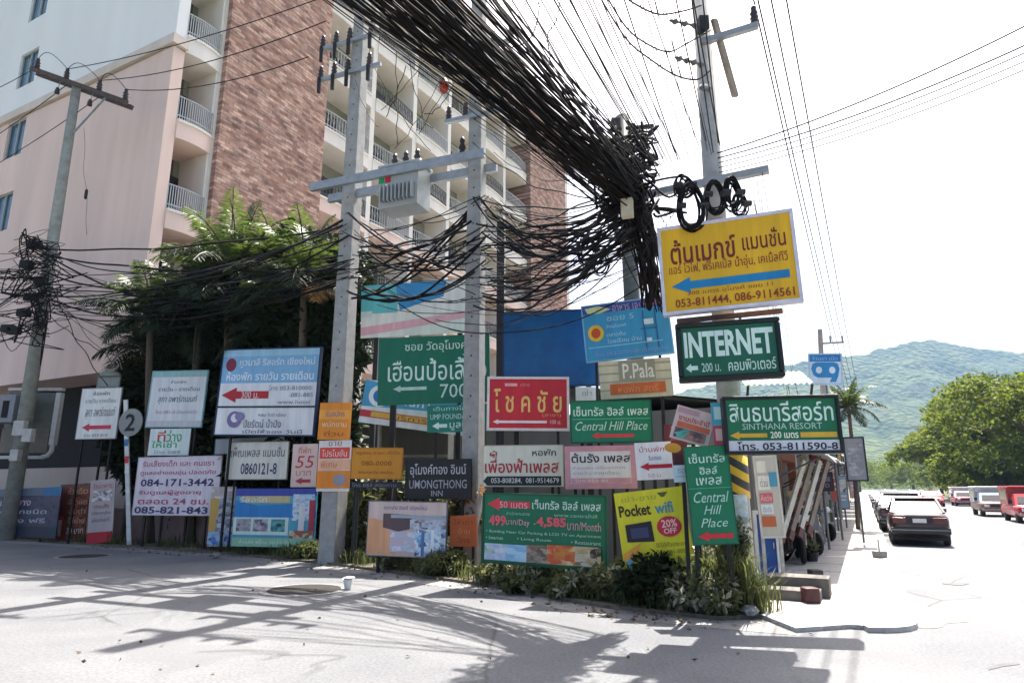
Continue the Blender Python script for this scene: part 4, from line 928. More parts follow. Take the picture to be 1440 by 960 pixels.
sign('map_sign', 'light blue street map sign with a round orange badge, overlapping the blank blue billboard', [(819, 431), (942, 415), (945, 497), (822, 511)], 2.2, 12, '#3a97c8',
     [Q(0, 0, 1, .15, '#3a50a0'), OUT([(.03, .04), (.2, .02), (.34, .1), (.2, .16), (.06, .14)], '#c8d8a8'), T('อาหาร เจ', .36, .04, .66, .15, '#c0a8c0', 0), T('มังสวิรัติ', .68, .02, .94, .12, '#c88a90', 0), D(.04, .36, .23, .66, '#e0b838'), D(.08, .42, .19, .6, '#c0502c'), T('ซอย 5', .28, .22, .6, .32, '#a0d0e8', 0), T('วัดอุโมงค์', .26, .38, .5, .46, '#b8dcf0', 0), T('ตลาดต้น', .26, .52, .48, .6, '#b8dcf0', 0), T('โรงเรียน บ้าน', .26, .64, .66, .72, '#b8dcf0', 0), Q(.7, .2, .715, .9, '#24609a'), Q(.84, .2, .855, .9, '#24609a'), Q(.66, .52, .86, .54, '#24609a'), Q(.71, .36, .82, .46, '#c4e0ec'), Q(.72, .7, .78, .78, '#c4e0ec'), Q(.03, .76, .9, .78, '#88c0e0'), T('โทร 053-277000 เปิดทุกวัน', .1, .86, .94, .96, '#8a98d0', 0)], frame='#7fb0d4', fw=.025, posts=2, thick=.06)
sign('shop_sign', 'beige lined sign with grey lettering and an orange stripe, under the street map sign', [(843, 509), (945, 502), (945, 556), (843, 562)], 2.1, 8, '#c9c6ac',
     [Q(0, .1, .28, .14, '#9c9a84'), Q(0, .32, .28, .36, '#9c9a84'), Q(0, .54, .28, .58, '#9c9a84'), Q(0, .76, .28, .8, '#9c9a84'), Q(.78, .1, 1, .14, '#9c9a84'), Q(.78, .32, 1, .36, '#9c9a84'), Q(.78, .54, 1, .58, '#9c9a84'), Q(.28, .02, .78, .58, '#8e8e7e'), T('P.Pala', .33, .1, .76, .5, '#dcdcd0', .012), Q(.14, .62, .9, .9, '#c0602c'), T('หอพัก สตรี', .25, .66, .8, .86, '#d89060', 0)], posts=2, thick=.06)
sign('white_card', 'small white card between the blank blue billboard and the green place sign', [(810, 544), (842, 544), (841, 564), (809, 564)], 2.6, 6, '#d8d8d4', [T('เช่า', .3, .2, .7, .6, '#8a8a8c', 0)], posts=1, thick=.03)
sign('place_sign', 'green sign with a place name in Thai and English script over a short red arrow', [(802, 564), (917, 561), (917, 622), (802, 623)], 1.7, 6, '#0c7a56',
     [T('เซ็นทรัล ฮิลล์ เพลส', .03, .12, .97, .36, '#cfe8dc', .01), Q(.01, .43, .99, .45, '#58b090'), T('Central Hill Place', .05, .5, .95, .72, '#bfe0d0', 0, .35), A(.25, .77, .78, .93, '#d83a44')], frame='#0a4a38', fw=.02, posts=2, pc='#101010', thick=.06)
sign('dormitory_sign', 'cream dormitory sign with a red Thai name and a black phone strip', [(680, 626), (793, 625), (792, 684), (678, 684)], 1.1, 8, '#d9d8ca',
     [T('หอพัก', .62, .08, .92, .26, '#3c3a40', .015), T('ผู้', .08, .12, .18, .3, '#a03a3c'), T('เพื่องฟ้าเพลส', .02, .32, .95, .68, '#b23440', .016), OUT([(0, .88), (.05, .76), (.98, .76), (.98, .99), (.05, .99)], '#24262a'), T('053-808284,  081-9514679', .1, .8, .95, .95, '#d0d0d0', .01)], frame='#b8b8a8', fw=.015, posts=2, pc='#101010')
sign('pink_framed_sign', 'white sign in a thick pink frame with bold black Thai letters', [(795, 627), (896, 626), (894, 686), (794, 688)], 1.4, 8, '#d6d2d6',
     [T('ต้นรัง เพลส', .03, .06, .99, .36, '#2c2a30', .02), T('ห้องพัก ปรับอากาศ', .05, .46, .9, .56, '#a8a0a8', 0), T('รายวัน รายเดือน', .05, .62, .8, .72, '#a8a0a8', 0), Q(.02, .83, .98, .97, '#c8909c'), T('โทร 053-81', .08, .85, .6, .95, '#e4d4d8', 0)], frame='#c08a96', fw=.09, posts=2, pc='#101010', thick=.06)
sign('arrow_sign', 'small white sign with one bold red arrow, right of the pink framed sign', [(894, 622), (946, 621), (945, 672), (894, 676)], .4, 10, '#e4e2e4',
     [T('บ้านพัก', .12, .1, .8, .26, '#c05a5c', 0), T('ริมดอย', .35, .36, .7, .48, '#50608c', 0), A(.1, .54, .98, .76, '#b41c2c'), T('50 ม.', .3, .84, .7, .94, '#c890a0', 0)], posts=1, thick=.03)
sign('price_board', 'large dark green board of room prices with a row of pictures along its foot', [(680, 692), (855, 696), (854, 804), (678, 790)], .3, 26, '#0d6c4a',
     [A(.03, .05, .4, .24, '#d43a48'), T('50 เมตร', .14, .1, .38, .2, '#e8b0b4', 0), T('เซ็นทรัล ฮิลล์ เพลส', .42, .06, .97, .2, '#cfe6dc', .012), T('สำนักงานขาย', .2, .25, .4, .3, '#9cc8b4', 0), T('www.centralhill', .6, .25, .94, .3, '#9cc8b4', 0), T('499', .05, .31, .2, .47, '#e0606c', .04), T('บาท/Day  -', .2, .36, .45, .47, '#d8a8b0', .0), T('4,585', .46, .31, .70, .47, '#e0606c', .04), T('บาท/Month', .71, .36, .97, .48, '#d8a8b0', .0), T('• Building Near Car Parking & LCD TV on Apartment', .03, .53, .97, .58, '#b8d8c8', 0), T('• Internet', .03, .62, .18, .67, '#b8d8c8', 0), T('• Living Room', .3, .62, .58, .67, '#b8d8c8', 0), T('• Restaurant', .74, .62, .97, .67, '#b8d8c8', 0), P(.02, .73, .2, .97, 31, '#9cb8d8', '#d4dce4', '#88a8a0'), P(.2, .73, .38, .97, 32, '#78b0d4', '#a8d0e8', '#d0d8dc'), P(.38, .72, .55, .97, 33, '#7a5c4c', '#a89a8c', '#5c5448'), P(.55, .7, .77, .97, 34, '#c88a34', '#c84a30', '#d8c890'), P(.77, .7, .97, .97, 35, '#282428', '#b8a070', '#c8c4b8')], frame='#0a5038', fw=.03, posts=2, pc='#0c1a14', thick=.08)
sign('wifi_banner', 'crumpled yellow Pocket wifi banner with a round red discount badge', [(868, 694), (967, 682), (971, 795), (873, 803)], .32, 14, '#dcd428',
     [T('เช่า-ขาย', .1, .05, .6, .13, '#a8a428', 0), T('Pocket', .04, .17, .5, .32, '#3a3018', .03), OUT([(.62, .05), (.78, .05), (.72, .11), (.68, .11)], '#5c5c30'), T('wifi', .56, .17, .82, .32, '#3f88a8', .02), OUT([(.1, .42), (.48, .40), (.49, .66), (.1, .64)], '#1c1c2c', 'device'), Q(.17, .47, .42, .6, '#3a4064'), D(.55, .36, .9, .62, '#c8283c'), T('20%', .62, .4, .84, .5, '#f0c8c8', .02), T('OFF', .64, .51, .82, .58, '#f0c8c8', .02), T('ใช้ได้ทั่วประเทศ', .5, .68, .96, .74, '#6c6820', 0), T('โทร 081-0000', .5, .77, .94, .83, '#6c6820', 0), OUT([(.02, .78), (.2, .7), (.3, .66), (.18, .84), (.04, .95)], '#e09a3c'), OUT([(.03, .88), (.16, .82), (.12, .95), (.05, .98)], '#6aaab0')], posts=2, pc='#141414', thick=.03)
sign('place_sign', 'tall narrow green sign with script lettering over a red arrow, above the round concrete stump', [(967, 628), (1030, 625), (1031, 764), (968, 767)], .05, 6, '#0a7650',
     [T('เซ็นทรัล', .08, .07, .92, .17, '#c8e8d8', .008), T('ฮิลล์', .3, .21, .72, .29, '#c8e8d8', .008), T('เพลส', .2, .32, .8, .40, '#c8e8d8', .008), Q(0, .43, 1, .436, '#58b090'), T('Central', .1, .47, .92, .58, '#b4e0cc', 0, .35), T('Hill', .3, .61, .72, .70, '#b4e0cc', 0, .35), T('Place', .2, .74, .82, .83, '#b4e0cc', 0, .35), A(.1, .87, .92, .97, '#d0303c')], frame='#0a5a40', fw=.012, posts=2, pc='#1a2018', thick=.04)
sign('festival_poster', 'tilted red and pink poster with small pictures, left of the black framed resort sign', [(948, 566), (1003, 584), (1001, 630), (944, 616)], .3, 10, '#cdb8b8',
     [Q(.05, .05, .6, .2, '#b8909c'), T('งานประจำปี', .1, .25, .9, .42, '#b8442c', .02), Q(.1, .46, .95, .62, '#c86444'), P(.08, .64, .9, .94, 41, '#5ab8a8', '#3a3444', '#c88a80')], posts=1, thick=.03, cat='poster')
sign('dark_poster', 'dark red poster bearing a golden oval, behind the small white arrow sign', [(934, 596), (967, 598), (965, 660), (932, 658)], .5, 10, '#5a1c24',
     [D(.04, .42, .75, .64, '#b48a30'), P(.3, .03, .95, .36, 42, '#3c1c2c', '#b87060', '#702430'), Q(.5, .66, .95, .95, '#3a1420')], posts=1, thick=.03, cat='poster')
sign('blue_card', 'small pale blue card stuck at the edge of the tall green sign', [(947, 654), (976, 653), (975, 677), (947, 678)], -.02, 8, '#b4ccd4', [T('ซอย', .2, .2, .8, .5, '#7a98a8', 0), Q(.1, .62, .9, .7, '#98b4bc')], posts=1, thick=.02)
sign('strip_sign', 'thin upright strip sign, blue above and pink below, beside the black framed resort sign', [(1001, 566), (1018, 566), (1018, 625), (1002, 626)], .35, 8, '#58b0d0', [Q(0, .55, 1, 1, '#d04868'), Q(.2, .1, .8, .4, '#c8e4ec'), Q(.2, .62, .8, .9, '#e8b8c0')], posts=1, thick=.03)
sign('resort_sign', 'black framed green resort sign with white Thai letters and a yellow arrow', [(1016, 559), (1178, 555), (1182, 638), (1017, 639)], -.02, 8, '#0f6b48',
     [T('สินธนารีสอร์ท', .03, .05, .97, .44, '#d4ece0', .008), T('SINTHANA RESORT', .14, .47, .86, .59, '#a8c8b8', .005), A(.02, .62, .36, .78, '#d0a838'), Q(.66, .65, .985, .75, '#d0a838'), T('200 เมตร', .39, .63, .64, .76, '#e4ecd8', .02), Q(.0, .8, 1, 1, '#c8ccd4'), T('โทร. 053-811590-8', .08, .82, .98, .985, '#20203a', .02)], frame='#12141a', fw=.045, posts=0, mount=pcm, thick=.2, pc='#14161a', bev=.01)
sign('internet_sign', 'black framed green sign reading INTERNET, under the yellow sign', [(951, 457), (1098, 447), (1100, 530), (953, 539)], -.1, 14, '#0e5c44',
     [T('INTERNET', .03, .10, .97, .62, '#cfe8e0', .035), A(.03, .74, .16, .92, '#c8e4da'), T('200 ม.', .2, .74, .4, .92, '#b8d8cc', .008), T('คอมพิวเตอร์', .48, .70, .97, .93, '#c0e0d4', .01)], frame='#10181a', fw=.07, posts=0, mount=pcm, thick=.22, pc='#2a1c1a', bev=.025)
sign('mansion_sign', 'large yellow sign with dark red Thai lettering and a long blue arrow, highest of all', [(922, 326), (1114, 293), (1130, 427), (936, 443)], -.12, 20, '#e0b01c',
     [T('ต้นเมกข์', .07, .14, .58, .44, '#7a2a20', .018), T('แมนชั่น', .63, .15, .95, .38, '#7a2a20', .01), T('แอร์ ไวไฟ, ฟรีเคเบิ้ล น้ำอุ่น, เคเบิ้ลทีวี', .05, .43, .95, .59, '#8e3a24', .004), A(.06, .61, .95, .8, '#1480b8'), T('300 เมตร อุโมงค์ ซอย 11', .18, .77, .82, .84, '#8e4a24', 0), T('053-811444, 086-9114561', .08, .86, .97, .975, '#8a3420', .012)], frame='#d0cfe0', fw=.045, posts=0, mount=pcm, thick=.14, pc='#3a2420')
# bracket bar under the yellow sign
q0 = at(952, 452, 8.75); q1 = at(1100, 437, 8.6)
sb = empty('sign_bar', q0.lerp(q1, .5), 0, 'rusty flat bar between the yellow sign and the internet sign', 'bar'); MB().beam(q0, q1, .05, .07).build('bar', mat('rusty_steel', (.09, .045, .035), var=.4, scale=9), sb, world=True)
for t in (.12, .6): 
    q = q0.lerp(q1, t); MB().beam(q, (q.x, q.y, q.z-.16), .03).build('hanger', mat('rusty_steel', (.09, .045, .035), var=.4, scale=9), sb, world=True)
# --- right
nb_ = sign('notice_board', 'tall white board pasted with paper notices, by the blue door at the corner', [(1064, 640), (1098, 640), (1098, 755), (1064, 757)], 2.5, 10, '#b8b6ae',
     [Q(.05, .05, .5, .2, '#d8d4cc'), Q(.1, .28, .5, .36, '#5a5a5c', 'paper_notice'), Q(.04, .24, .62, .42, '#dcdad4', 'paper_notice'), T('ด่วน', .15, .27, .5, .38, '#606068', 0), Q(.6, .2, .98, .38, '#4a90b0', 'paper_notice'), Q(.06, .46, .68, .58, '#c86470', 'paper_notice'), T('ห้องว่าง', .12, .48, .62, .56, '#ecd0d0', 0), Q(.06, .6, .64, .72, '#d8dce0', 'paper_notice'), Q(.04, .75, .7, .88, '#b4603c', 'paper_notice'), T('ติดต่อ', .14, .62, .56, .7, '#7080a0', 0)], frame='#c8c6c0', fw=.03, posts=2, pc='#b8b8b4')
bd = at(1079, 770, 11.6)
bx = empty('blue_door', (bd.x, bd.y, .1), -R(12), 'narrow blue door in a white frame below the notice board', 'door')
MB().box(-.14, .14, -.02, .02, .06, 1.05).build('leaf', mat('blue_paint', '#1d4a94', var=.2, scale=6), bx)
fr = MB(); fr.box(-.2, -.142, -.05, .05, 0, 1.12); fr.box(.142, .2, -.05, .05, 0, 1.12); fr.box(-.142, .142, -.05, .05, 1.06, 1.12); fr.box(-.142, .142, -.05, .05, 0, .055); fr.build('frame', mat('white_frame', '#c8ccd0', var=.15), bx)
MB().box(.09, .11, -.045, -.021, .5, .6).build('handle', M_steel, bx)
# far shop signs that stand out over the footpath
def far_sign(kind, label, corners, Y, face, items, frame, post=None, thick=.12, yaw=20):
    cx = sum(c[0] for c in corners)/4
    r, w, h, zc = sign(kind, label, corners, Y-edgeY(cx), yaw, face, items, frame=frame, fw=.04, posts=0, thick=thick)
    if post:
        I = r.matrix_basis.inverted(); 
        MB().tube([(0, thick/2+.06, zc+h*.4), (0, thick/2+.06, -r.location.z+.0 if False else -(r.matrix_basis.translation.z)+.1)], .03, 8).build('post', mat('dark_post', (.12, .12, .125), var=.3), r)
        MB().beam((-w*.3, thick/2+.02, zc), (w*.3, thick/2+.02, zc), .04).build('bracket', M_steel, r)
    return r
S1 = [(.05, .5), (.1, .32), (.22, .27), (.78, .27), (.9, .32), (.95, .5), (.9, .75), (.82, .95), (.62, .95), (.7, .8), (.25, .8), (.12, .72)]
far_sign('blue_shop_sign', 'pale square sign with a blue rounded emblem, high in front of the distant pole', [(1137, 497), (1185, 497), (1184, 541), (1136, 541)], 20.0, '#c9d6e4', [Q(0, 0, 1, .25, '#2474b4'), T('ร้านยา เปิด', .1, .05, .9, .2, '#90b8d8', 0), OUT(S1, '#2a80b8'), D(.2, .42, .4, .66, '#c9d6e4'), D(.62, .42, .82, .66, '#c9d6e4')], '#a8c0d4', post=True)
far_sign('lightbox_sign', 'black framed pale lightbox standing out over the footpath behind the resort sign', [(1188, 614), (1218, 614), (1218, 676), (1187, 677)], 19.0, '#8a8c92', [P(.1, .1, .9, .9, 51, '#a8a8b0', '#787a80', '#8c8888')], '#15161a', post=True)
far_sign('shop_lightbox', 'dark purple lightbox low over the footpath, left of the black framed lightbox', [(1143, 664), (1172, 663), (1172, 690), (1143, 691)], 17.0, '#2a2030', [Q(.1, .2, .9, .5, '#6a5878'), T('เปิด', .2, .55, .8, .85, '#8a7898', 0)], '#18141c', post=True)
for k, (px, y0, y1, Y, c, lab) in enumerate(((1130, 668, 740, 18.5, '#8c3a34', 'rust red upright banner by the shops'), (1172, 640, 705, 24.0, '#b8584c', 'faded red upright banner further along the shops'), (1186, 668, 715, 26.0, '#8aa4b8', 'pale blue upright banner further along the shops'), (1200, 655, 700, 32.0, '#c89aa0', 'pink upright banner far along the shops'), (1142, 690, 745, 16.0, '#6c7f8c', 'grey blue upright banner by the shop steps'))):
    far_sign('upright_banner', lab, [(px-7, y0), (px+7, y0), (px+7, y1), (px-7, y1)], Y, c, [P(.1, .1, .9, .5, 60+k, c, '#d8d0c8', '#4a4448'), Q(.15, .6, .85, .66, '#d8d4d0'), Q(.15, .72, .7, .77, '#d8d4d0')], '#777777', post=True, thick=.04)

# small hanging lightboxes and racks of goods along the shops
hang = [(6.5, 2.75, .55, .5, '#a8a49a', 'beige hanging lightbox nearest the corner shop'), (10.5, 2.6, .5, .7, '#7a2f34', 'dark red hanging lightbox in front of the brick red shop'), (13.2, 2.9, .6, .45, '#c8c4b8', 'cream hanging lightbox above the parked scooter row'), (17.5, 2.5, .5, .8, '#3c5a78', 'navy hanging lightbox in front of the beige shop'), (21.0, 2.8, .6, .6, '#b89a50', 'mustard hanging lightbox beside the palm'), (25.5, 2.6, .55, .75, '#8a8f94', 'grey hanging lightbox past the palm'), (31, 2.9, .7, .6, '#a8484c', 'faded red hanging lightbox mid way along the shops'), (38, 2.7, .7, .8, '#d0ccc4', 'white hanging lightbox far along the shops')]
for k, (u, z, w, h, c, lab) in enumerate(hang):
    b = st(u, -1.25, z); r = empty('hanging_lightbox', b, bang-R(90), lab, 'sign', 'hanging lightboxes along the shops')
    MB().box(-w/2, w/2, -.07, .07, -h/2, h/2).build('case', mat('lightbox_case', '#1d1d20', var=.2), r, bevel=.01)
    M0 = Matrix.Identity(4)
    MB().box(-w/2+.04, w/2-.04, -.08, -.071, -h/2+.04, h/2-.04).build('panel', mat('sign_face', c, rough=.45, var=.2, scale=4, streak=True), r)
    print_items(r, [Q(.15, .2, .85, .32, '#5a5458'), Q(.15, .45, .7, .52, '#6a6468'), Q(.15, .62, .8, .69, '#6a6468')], w, h, -.08, M0)
    MB().beam((-w/2, 0, h*.3), (-w/2-.9+w*.3, 0, h*.3), .035).build('bracket', M_steel, r)
goods = [(9.6, '#8a3a3a', '#c8b48a', 'rack of reddish goods outside the brick red shop'), (12.0, '#4a6a8a', '#d8d4cc', 'rack of blue and white goods outside the beige shop'), (15.6, '#a87a3a', '#6a3a4a', 'rack of brown goods past the scooters'), (19.2, '#5a7a4a', '#c8c0a0', 'rack of green goods under the palm'), (23.4, '#b0a8a0', '#7a3a34', 'rack of pale goods past the palm'), (28.5, '#7a5a7a', '#b8b0b0', 'rack of purple goods mid way along the shops'), (35, '#8a4a3a', '#4a4a58', 'rack of dark goods far along the shops')]
for k, (u, c1, c2, lab) in enumerate(goods):
    b = st(u, -1.75, .05); r = empty('goods_rack', b, bang-R(90), lab, 'rack', 'racks of goods outside the shops')
    rk = MB()
    for x in (-.35, .35):
        for y in (-.3, .3): rk.box(x-.02, x+.02, y-.02, y+.02, 0, 1.5)
    for z in (.3, .8, 1.3): rk.box(-.37, .37, -.32, .32, z-.02, z)
    rk.build('frame', M_steel, r)
    rg_ = random.Random(300+k)
    for z in (.301, .801, 1.301):
        for q in range(3):
            x = -.24+.24*q; hh = rg_.uniform(.16, .34); MB().box(x-.1, x+.1, -.27, .25, z, z+hh).build('goods', mat('goods_cover', c1 if rg_.random() < .6 else c2, var=.4, scale=9), r, bevel=.03)

# ================================================================== VEGETATION
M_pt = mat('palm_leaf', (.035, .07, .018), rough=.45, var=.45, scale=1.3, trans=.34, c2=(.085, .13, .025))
M_pd = mat('palm_leaf_shaded', (.012, .026, .010), rough=.55, var=.4, scale=1.6, trans=.15, c2=(.026, .044, .016), spec=.2)  # shaded copy of the palm leaf, with the shade put into its colour
M_dry = mat('dry_palm_leaf', (.30, .17, .05), rough=.7, var=.4, scale=3, trans=.3)
M_trunk = mat('trunk_bark', (.12, .095, .07), rough=.95, var=.4, scale=7, bump=.5, streak=True)
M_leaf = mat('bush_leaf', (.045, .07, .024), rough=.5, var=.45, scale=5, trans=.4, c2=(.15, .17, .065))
M_leafd = mat('dark_leaf', (.012, .022, .010), rough=.6, var=.5, scale=2, trans=.12, c2=(.026, .042, .016), spec=.2)  # leaf colour darkened to stand in for the shade inside the thicket
M_pale = mat('pale_leaf', (.22, .24, .13), rough=.5, var=.4, scale=9, trans=.4, c2=(.45, .45, .34))
M_grassb = mat('grass_blade', (.05, .075, .02), rough=.6, var=.5, scale=3, trans=.35, c2=(.12, .14, .045))
M_treel = mat('tree_leaf', (.04, .085, .010), rough=.6, var=.45, scale=.35, trans=.45, c2=(.13, .17, .02), spec=.2)
rv = random.Random(11)
def leaf(mb, p, d, L, w, rng=rv):
    d = d.normalized(); u = Vector((rng.gauss(0, 1), rng.gauss(0, 1), rng.gauss(0, 1))); a = d.cross(u)
    if a.length < 1e-3: a = d.cross(Vector((1, 0, 0)))
    a.normalize(); n = a.cross(d)
    mb.quad(p, p+d*L*.45+a*w*.5+n*w*.12, p+d*L, p+d*L*.45-a*w*.5+n*w*.12)
def clump(mb, c, r, n, L, w, rng=rv, flat=1.0):
    for i in range(n):
        o = Vector((rng.gauss(0, 1), rng.gauss(0, 1), rng.gauss(0, 1)*flat))
        o = o.normalized()*(r*rng.random()**.45); o.z *= flat
        d = o.normalized()*.7+Vector((rng.gauss(0, .6), rng.gauss(0, .6), rng.gauss(0, .5)-.15))
        leaf(mb, c+o, d, L*rng.uniform(.7, 1.3), w*rng.uniform(.7, 1.2), rng)
def frond(mb, p, az, el, L, nl, wl, droopf, rng=rv, lw=.045):
    d = Vector((math.cos(az)*math.cos(el), math.sin(az)*math.cos(el), math.sin(el))); pts = []; q = p.copy(); n = 14
    for k in range(n+1):
        pts.append(q.copy()); q = q+d*(L/n); d = (d+Vector((0, 0, -droopf*(.35+k/n)/n*2.2))).normalized()
    mb.tube(pts[::2], [.03*(1-k/9)+.006 for k in range(len(pts[::2]))], 4)
    for k in range(nl):
        t = .12+.88*k/nl; f = t*n; i = min(n-1, int(f)); b = pts[i].lerp(pts[i+1], f-i); dd = (pts[i+1]-pts[i]).normalized()
        side = dd.cross(Vector((0, 0, 1)))
        if side.length < .05: side = Vector((1, 0, 0))
        side.normalize(); ln = wl*math.sin(math.pi*(.12+.83*t))*rng.uniform(.85, 1.15)
        for s in (-1, 1):
            v = (side*s*.9+dd*.55+Vector((0, 0, rng.uniform(-.45, .12)))).normalized(); tip = b+v*ln+Vector((0, 0, -.22*ln)); mid = b+v*ln*.5; up = dd*lw*.5
            mb.quad(b-up*.4, mid-up, tip, mid+up)
def palm(base, h, lean, nf, L, label, trunks=1, m=M_pt, nl=34, wl=.6, rr=.11, seed=1, group=None, dry=0):
    rng = random.Random(seed); r = empty('palm_tree', base, rng.uniform(0, 6), label, 'palm', group)
    base = Vector(base)
    for k in range(trunks):
        o = Vector((rng.gauss(0, .35), rng.gauss(0, .35), 0))*(trunks > 1); hh = h*(1 if k == 0 else rng.uniform(.68, .95))
        top = base+o*2.2+Vector((lean[0], lean[1], hh)); pts = [(base+o).lerp(top, t)+Vector((lean[0]*.2*math.sin(math.pi*t), 0, 0)) for t in [i/8 for i in range(9)]]
        MB().tube(pts, [rr*(1.15-.3*i/8) for i in range(9)], 8).build('trunk', M_trunk, r, world=True, smooth=True)
        mb = MB(); mlow = MB()
        for i in range(nf):
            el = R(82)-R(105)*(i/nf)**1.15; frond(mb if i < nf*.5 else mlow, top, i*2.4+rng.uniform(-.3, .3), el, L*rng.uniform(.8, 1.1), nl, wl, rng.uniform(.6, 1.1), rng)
        mb.build('crown', m, r, world=True); mlow.build('lower_fronds', M_pd, r, world=True)  # lower fronds get the shaded leaf colour, only the upper ones stay bright
        if dry and k == 0:
            db = MB(); 
            for i in range(dry): frond(db, top-Vector((0, 0, .15)), -1.0+i*.8, R(10), L*.75, nl, wl*.8, 1.3, rng)
            db.build('dry_frond', M_dry, r, world=True)
    return r
for k, (px, Y, h, lean, nf, L, tr_, m_, lab, dry, sd) in enumerate((
 (345, 19.3, 7.9, (-.3, 0), 26, 2.5, 3, M_pt, 'tallest palm with bright arching fronds before the brick clad bay', 0, 3),
 (430, 18.1, 6.9, (.1, -.1), 22, 2.1, 2, M_pt, 'palm with an orange dead frond, nearest the first concrete pole', 2, 5),
 (285, 19.8, 7.5, (-.3, .2), 24, 2.3, 2, M_pt, 'palm in front of the building corner, left of the tallest palm', 0, 9),
 (238, 20.2, 6.6, (-.3, 0), 22, 2.1, 2, M_pt, 'leftmost bright palm, over the teal framed sign', 0, 14),
 (188, 21.0, 6.0, (-.3, .1), 18, 1.7, 1, M_pd, 'lowest palm leaning left toward the left pole', 0, 12))):
    q = at(px, 700, Y); palm((q.x, q.y, Z0), h, lean, nf, L, lab, tr_, seed=sd, m=m_, nl=46, wl=.62, group='palms behind the signs', dry=dry)
def bush(base, boxes, n, L, w, label, name='bush', cat='bush', m=M_leaf, m2=None, stems=5, seed=1, group=None, nn=26):
    """boxes: list of (centre, radii) volumes filled by leaf clumps"""
    rng = random.Random(seed); base = Vector(base); r = empty(name, base, rng.uniform(0, 6), label, cat, group)
    mb = MB(); mb2 = MB()
    for (c, rad) in boxes:
        c = Vector(c)
        for i in range(n):
            o = Vector((rng.gauss(0, 1), rng.gauss(0, 1), rng.gauss(0, 1))).normalized()*rng.random()**.4
            q = c+Vector((o.x*rad[0], o.y*rad[1], o.z*rad[2]))
            t = mb2 if (m2 and rng.random() < .22) else mb
            clump(t, q, min(rad)*.32, nn, L, w, rng)
    s = MB()
    for i in range(stems):
        c, rad = boxes[i % len(boxes)]; e = Vector(c)+Vector((rng.gauss(0, rad[0]*.4), rng.gauss(0, rad[1]*.4), rad[2]*.3)); b = base+Vector((rng.gauss(0, .2), rng.gauss(0, .1), -.05)); s.tube([b, b.lerp(e, .5)+Vector((rng.gauss(0, .1), 0, .1)), e], [.05, .035, .012], 6)
    s.build('trunk' if cat == 'tree' else 'stem', M_trunk, r, world=True)
    mb.build('crown' if cat == 'tree' else 'foliage', m, r, world=True)
    if mb2.f: mb2.build('pale_foliage', m2, r, world=True)
    return r
# dark broadleaf mass under the palms
for (px, Y, sp, lab, sd) in (
 (180, 20.8, [((0, 0, 3.4), (.9, .5, 1.6)), ((.3, 0, 4.8), (.8, .5, .9))], 'lowest dark leafy tree of the thicket, above the number 2 disc', 2),
 (222, 20.9, [((0, 0, 3.6), (1.4, .6, 2.8)), ((.6, 0, 6.4), (1.2, .7, 1.7))], 'dark leafy tree above the teal framed sign', 4),
 (295, 20.3, [((0, 0, 3.2), (1.8, .7, 2.9)), ((.1, 0, 7.2), (1.7, .8, 2.5))], 'dense black green tree in the middle of the thicket', 6),
 (375, 18.6, [((0, 0, 3.2), (1.6, .9, 2.9)), ((.1, 0, 6.9), (1.5, .9, 2.3))], 'dense black green tree behind the tall sky blue sign', 8),
 (440, 17.6, [((0, 0, 3.0), (1.1, .8, 2.7)), ((.1, 0, 6.3), (1.2, .8, 2.1))], 'dark leafy tree beside the first concrete pole', 10)):
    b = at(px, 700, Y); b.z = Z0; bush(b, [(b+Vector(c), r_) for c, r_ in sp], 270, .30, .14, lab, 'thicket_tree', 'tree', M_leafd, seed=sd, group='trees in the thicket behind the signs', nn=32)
b = at(545, 620, 17.2); b.z = Z0; bush(b, [(b+Vector((0, 0, 1.2)), (.9, .5, 1.0)), (b+Vector((.9, .1, .9)), (.8, .5, .8))], 70, .2, .1, 'leafy green bush behind the amber sign', m=M_leaf, seed=21)
b = at(500, 745, 15.4); b.z = Z0; bush(b, [(b+Vector((0, 0, .9)), (.42, .35, .95)), (b+Vector((.15, 0, .35)), (.5, .35, .4))], 60, .2, .09, 'light green weedy bush between the first concrete pole and the housing board', m=M_leaf, m2=M_pale, seed=22)
b = at(650, 740, 13.6); b.z = Z0; bush(b, [(b+Vector((0, 0, .9)), (.5, .35, .8))], 60, .18, .08, 'green bush around the faded orange sign', m=M_leaf, m2=M_dry, seed=23)
for (px, py, rx, rz, lab, sd, mm2, dy) in ((745, 838, .55, .17, 'low bush under the left half of the price board', 31, M_pale, .3), (815, 846, .5, .19, 'low bush with pale flecks under the right half of the price board', 32, M_pale, .3), (870, 848, .42, .30, 'bush with whitish leaves left of the wifi banner foot', 33, M_pale, .1), (925, 858, .5, .40, 'largest dark bush, below the wifi banner', 34, None, .1), (975, 864, .34, .34, 'dark bush at the foot of the round concrete stump', 35, M_pale, .1), (1012, 868, .22, .3, 'small pale leaved bush right of the concrete stump', 36, M_pale, .12)):
    b = gnd(px, py); b.y += dy; b.z = Z0; bush(b, [(b+Vector((0, 0, rz*.75)), (rx, .35, rz*.8)), (b+Vector((rx*.4, .1, rz*1.1)), (rx*.5, .25, rz*.5))], 75, .11, .055, lab, m=M_leaf if sd != 34 else M_leafd, m2=mm2, seed=sd, group='bushes at the edge of the lane', nn=24)
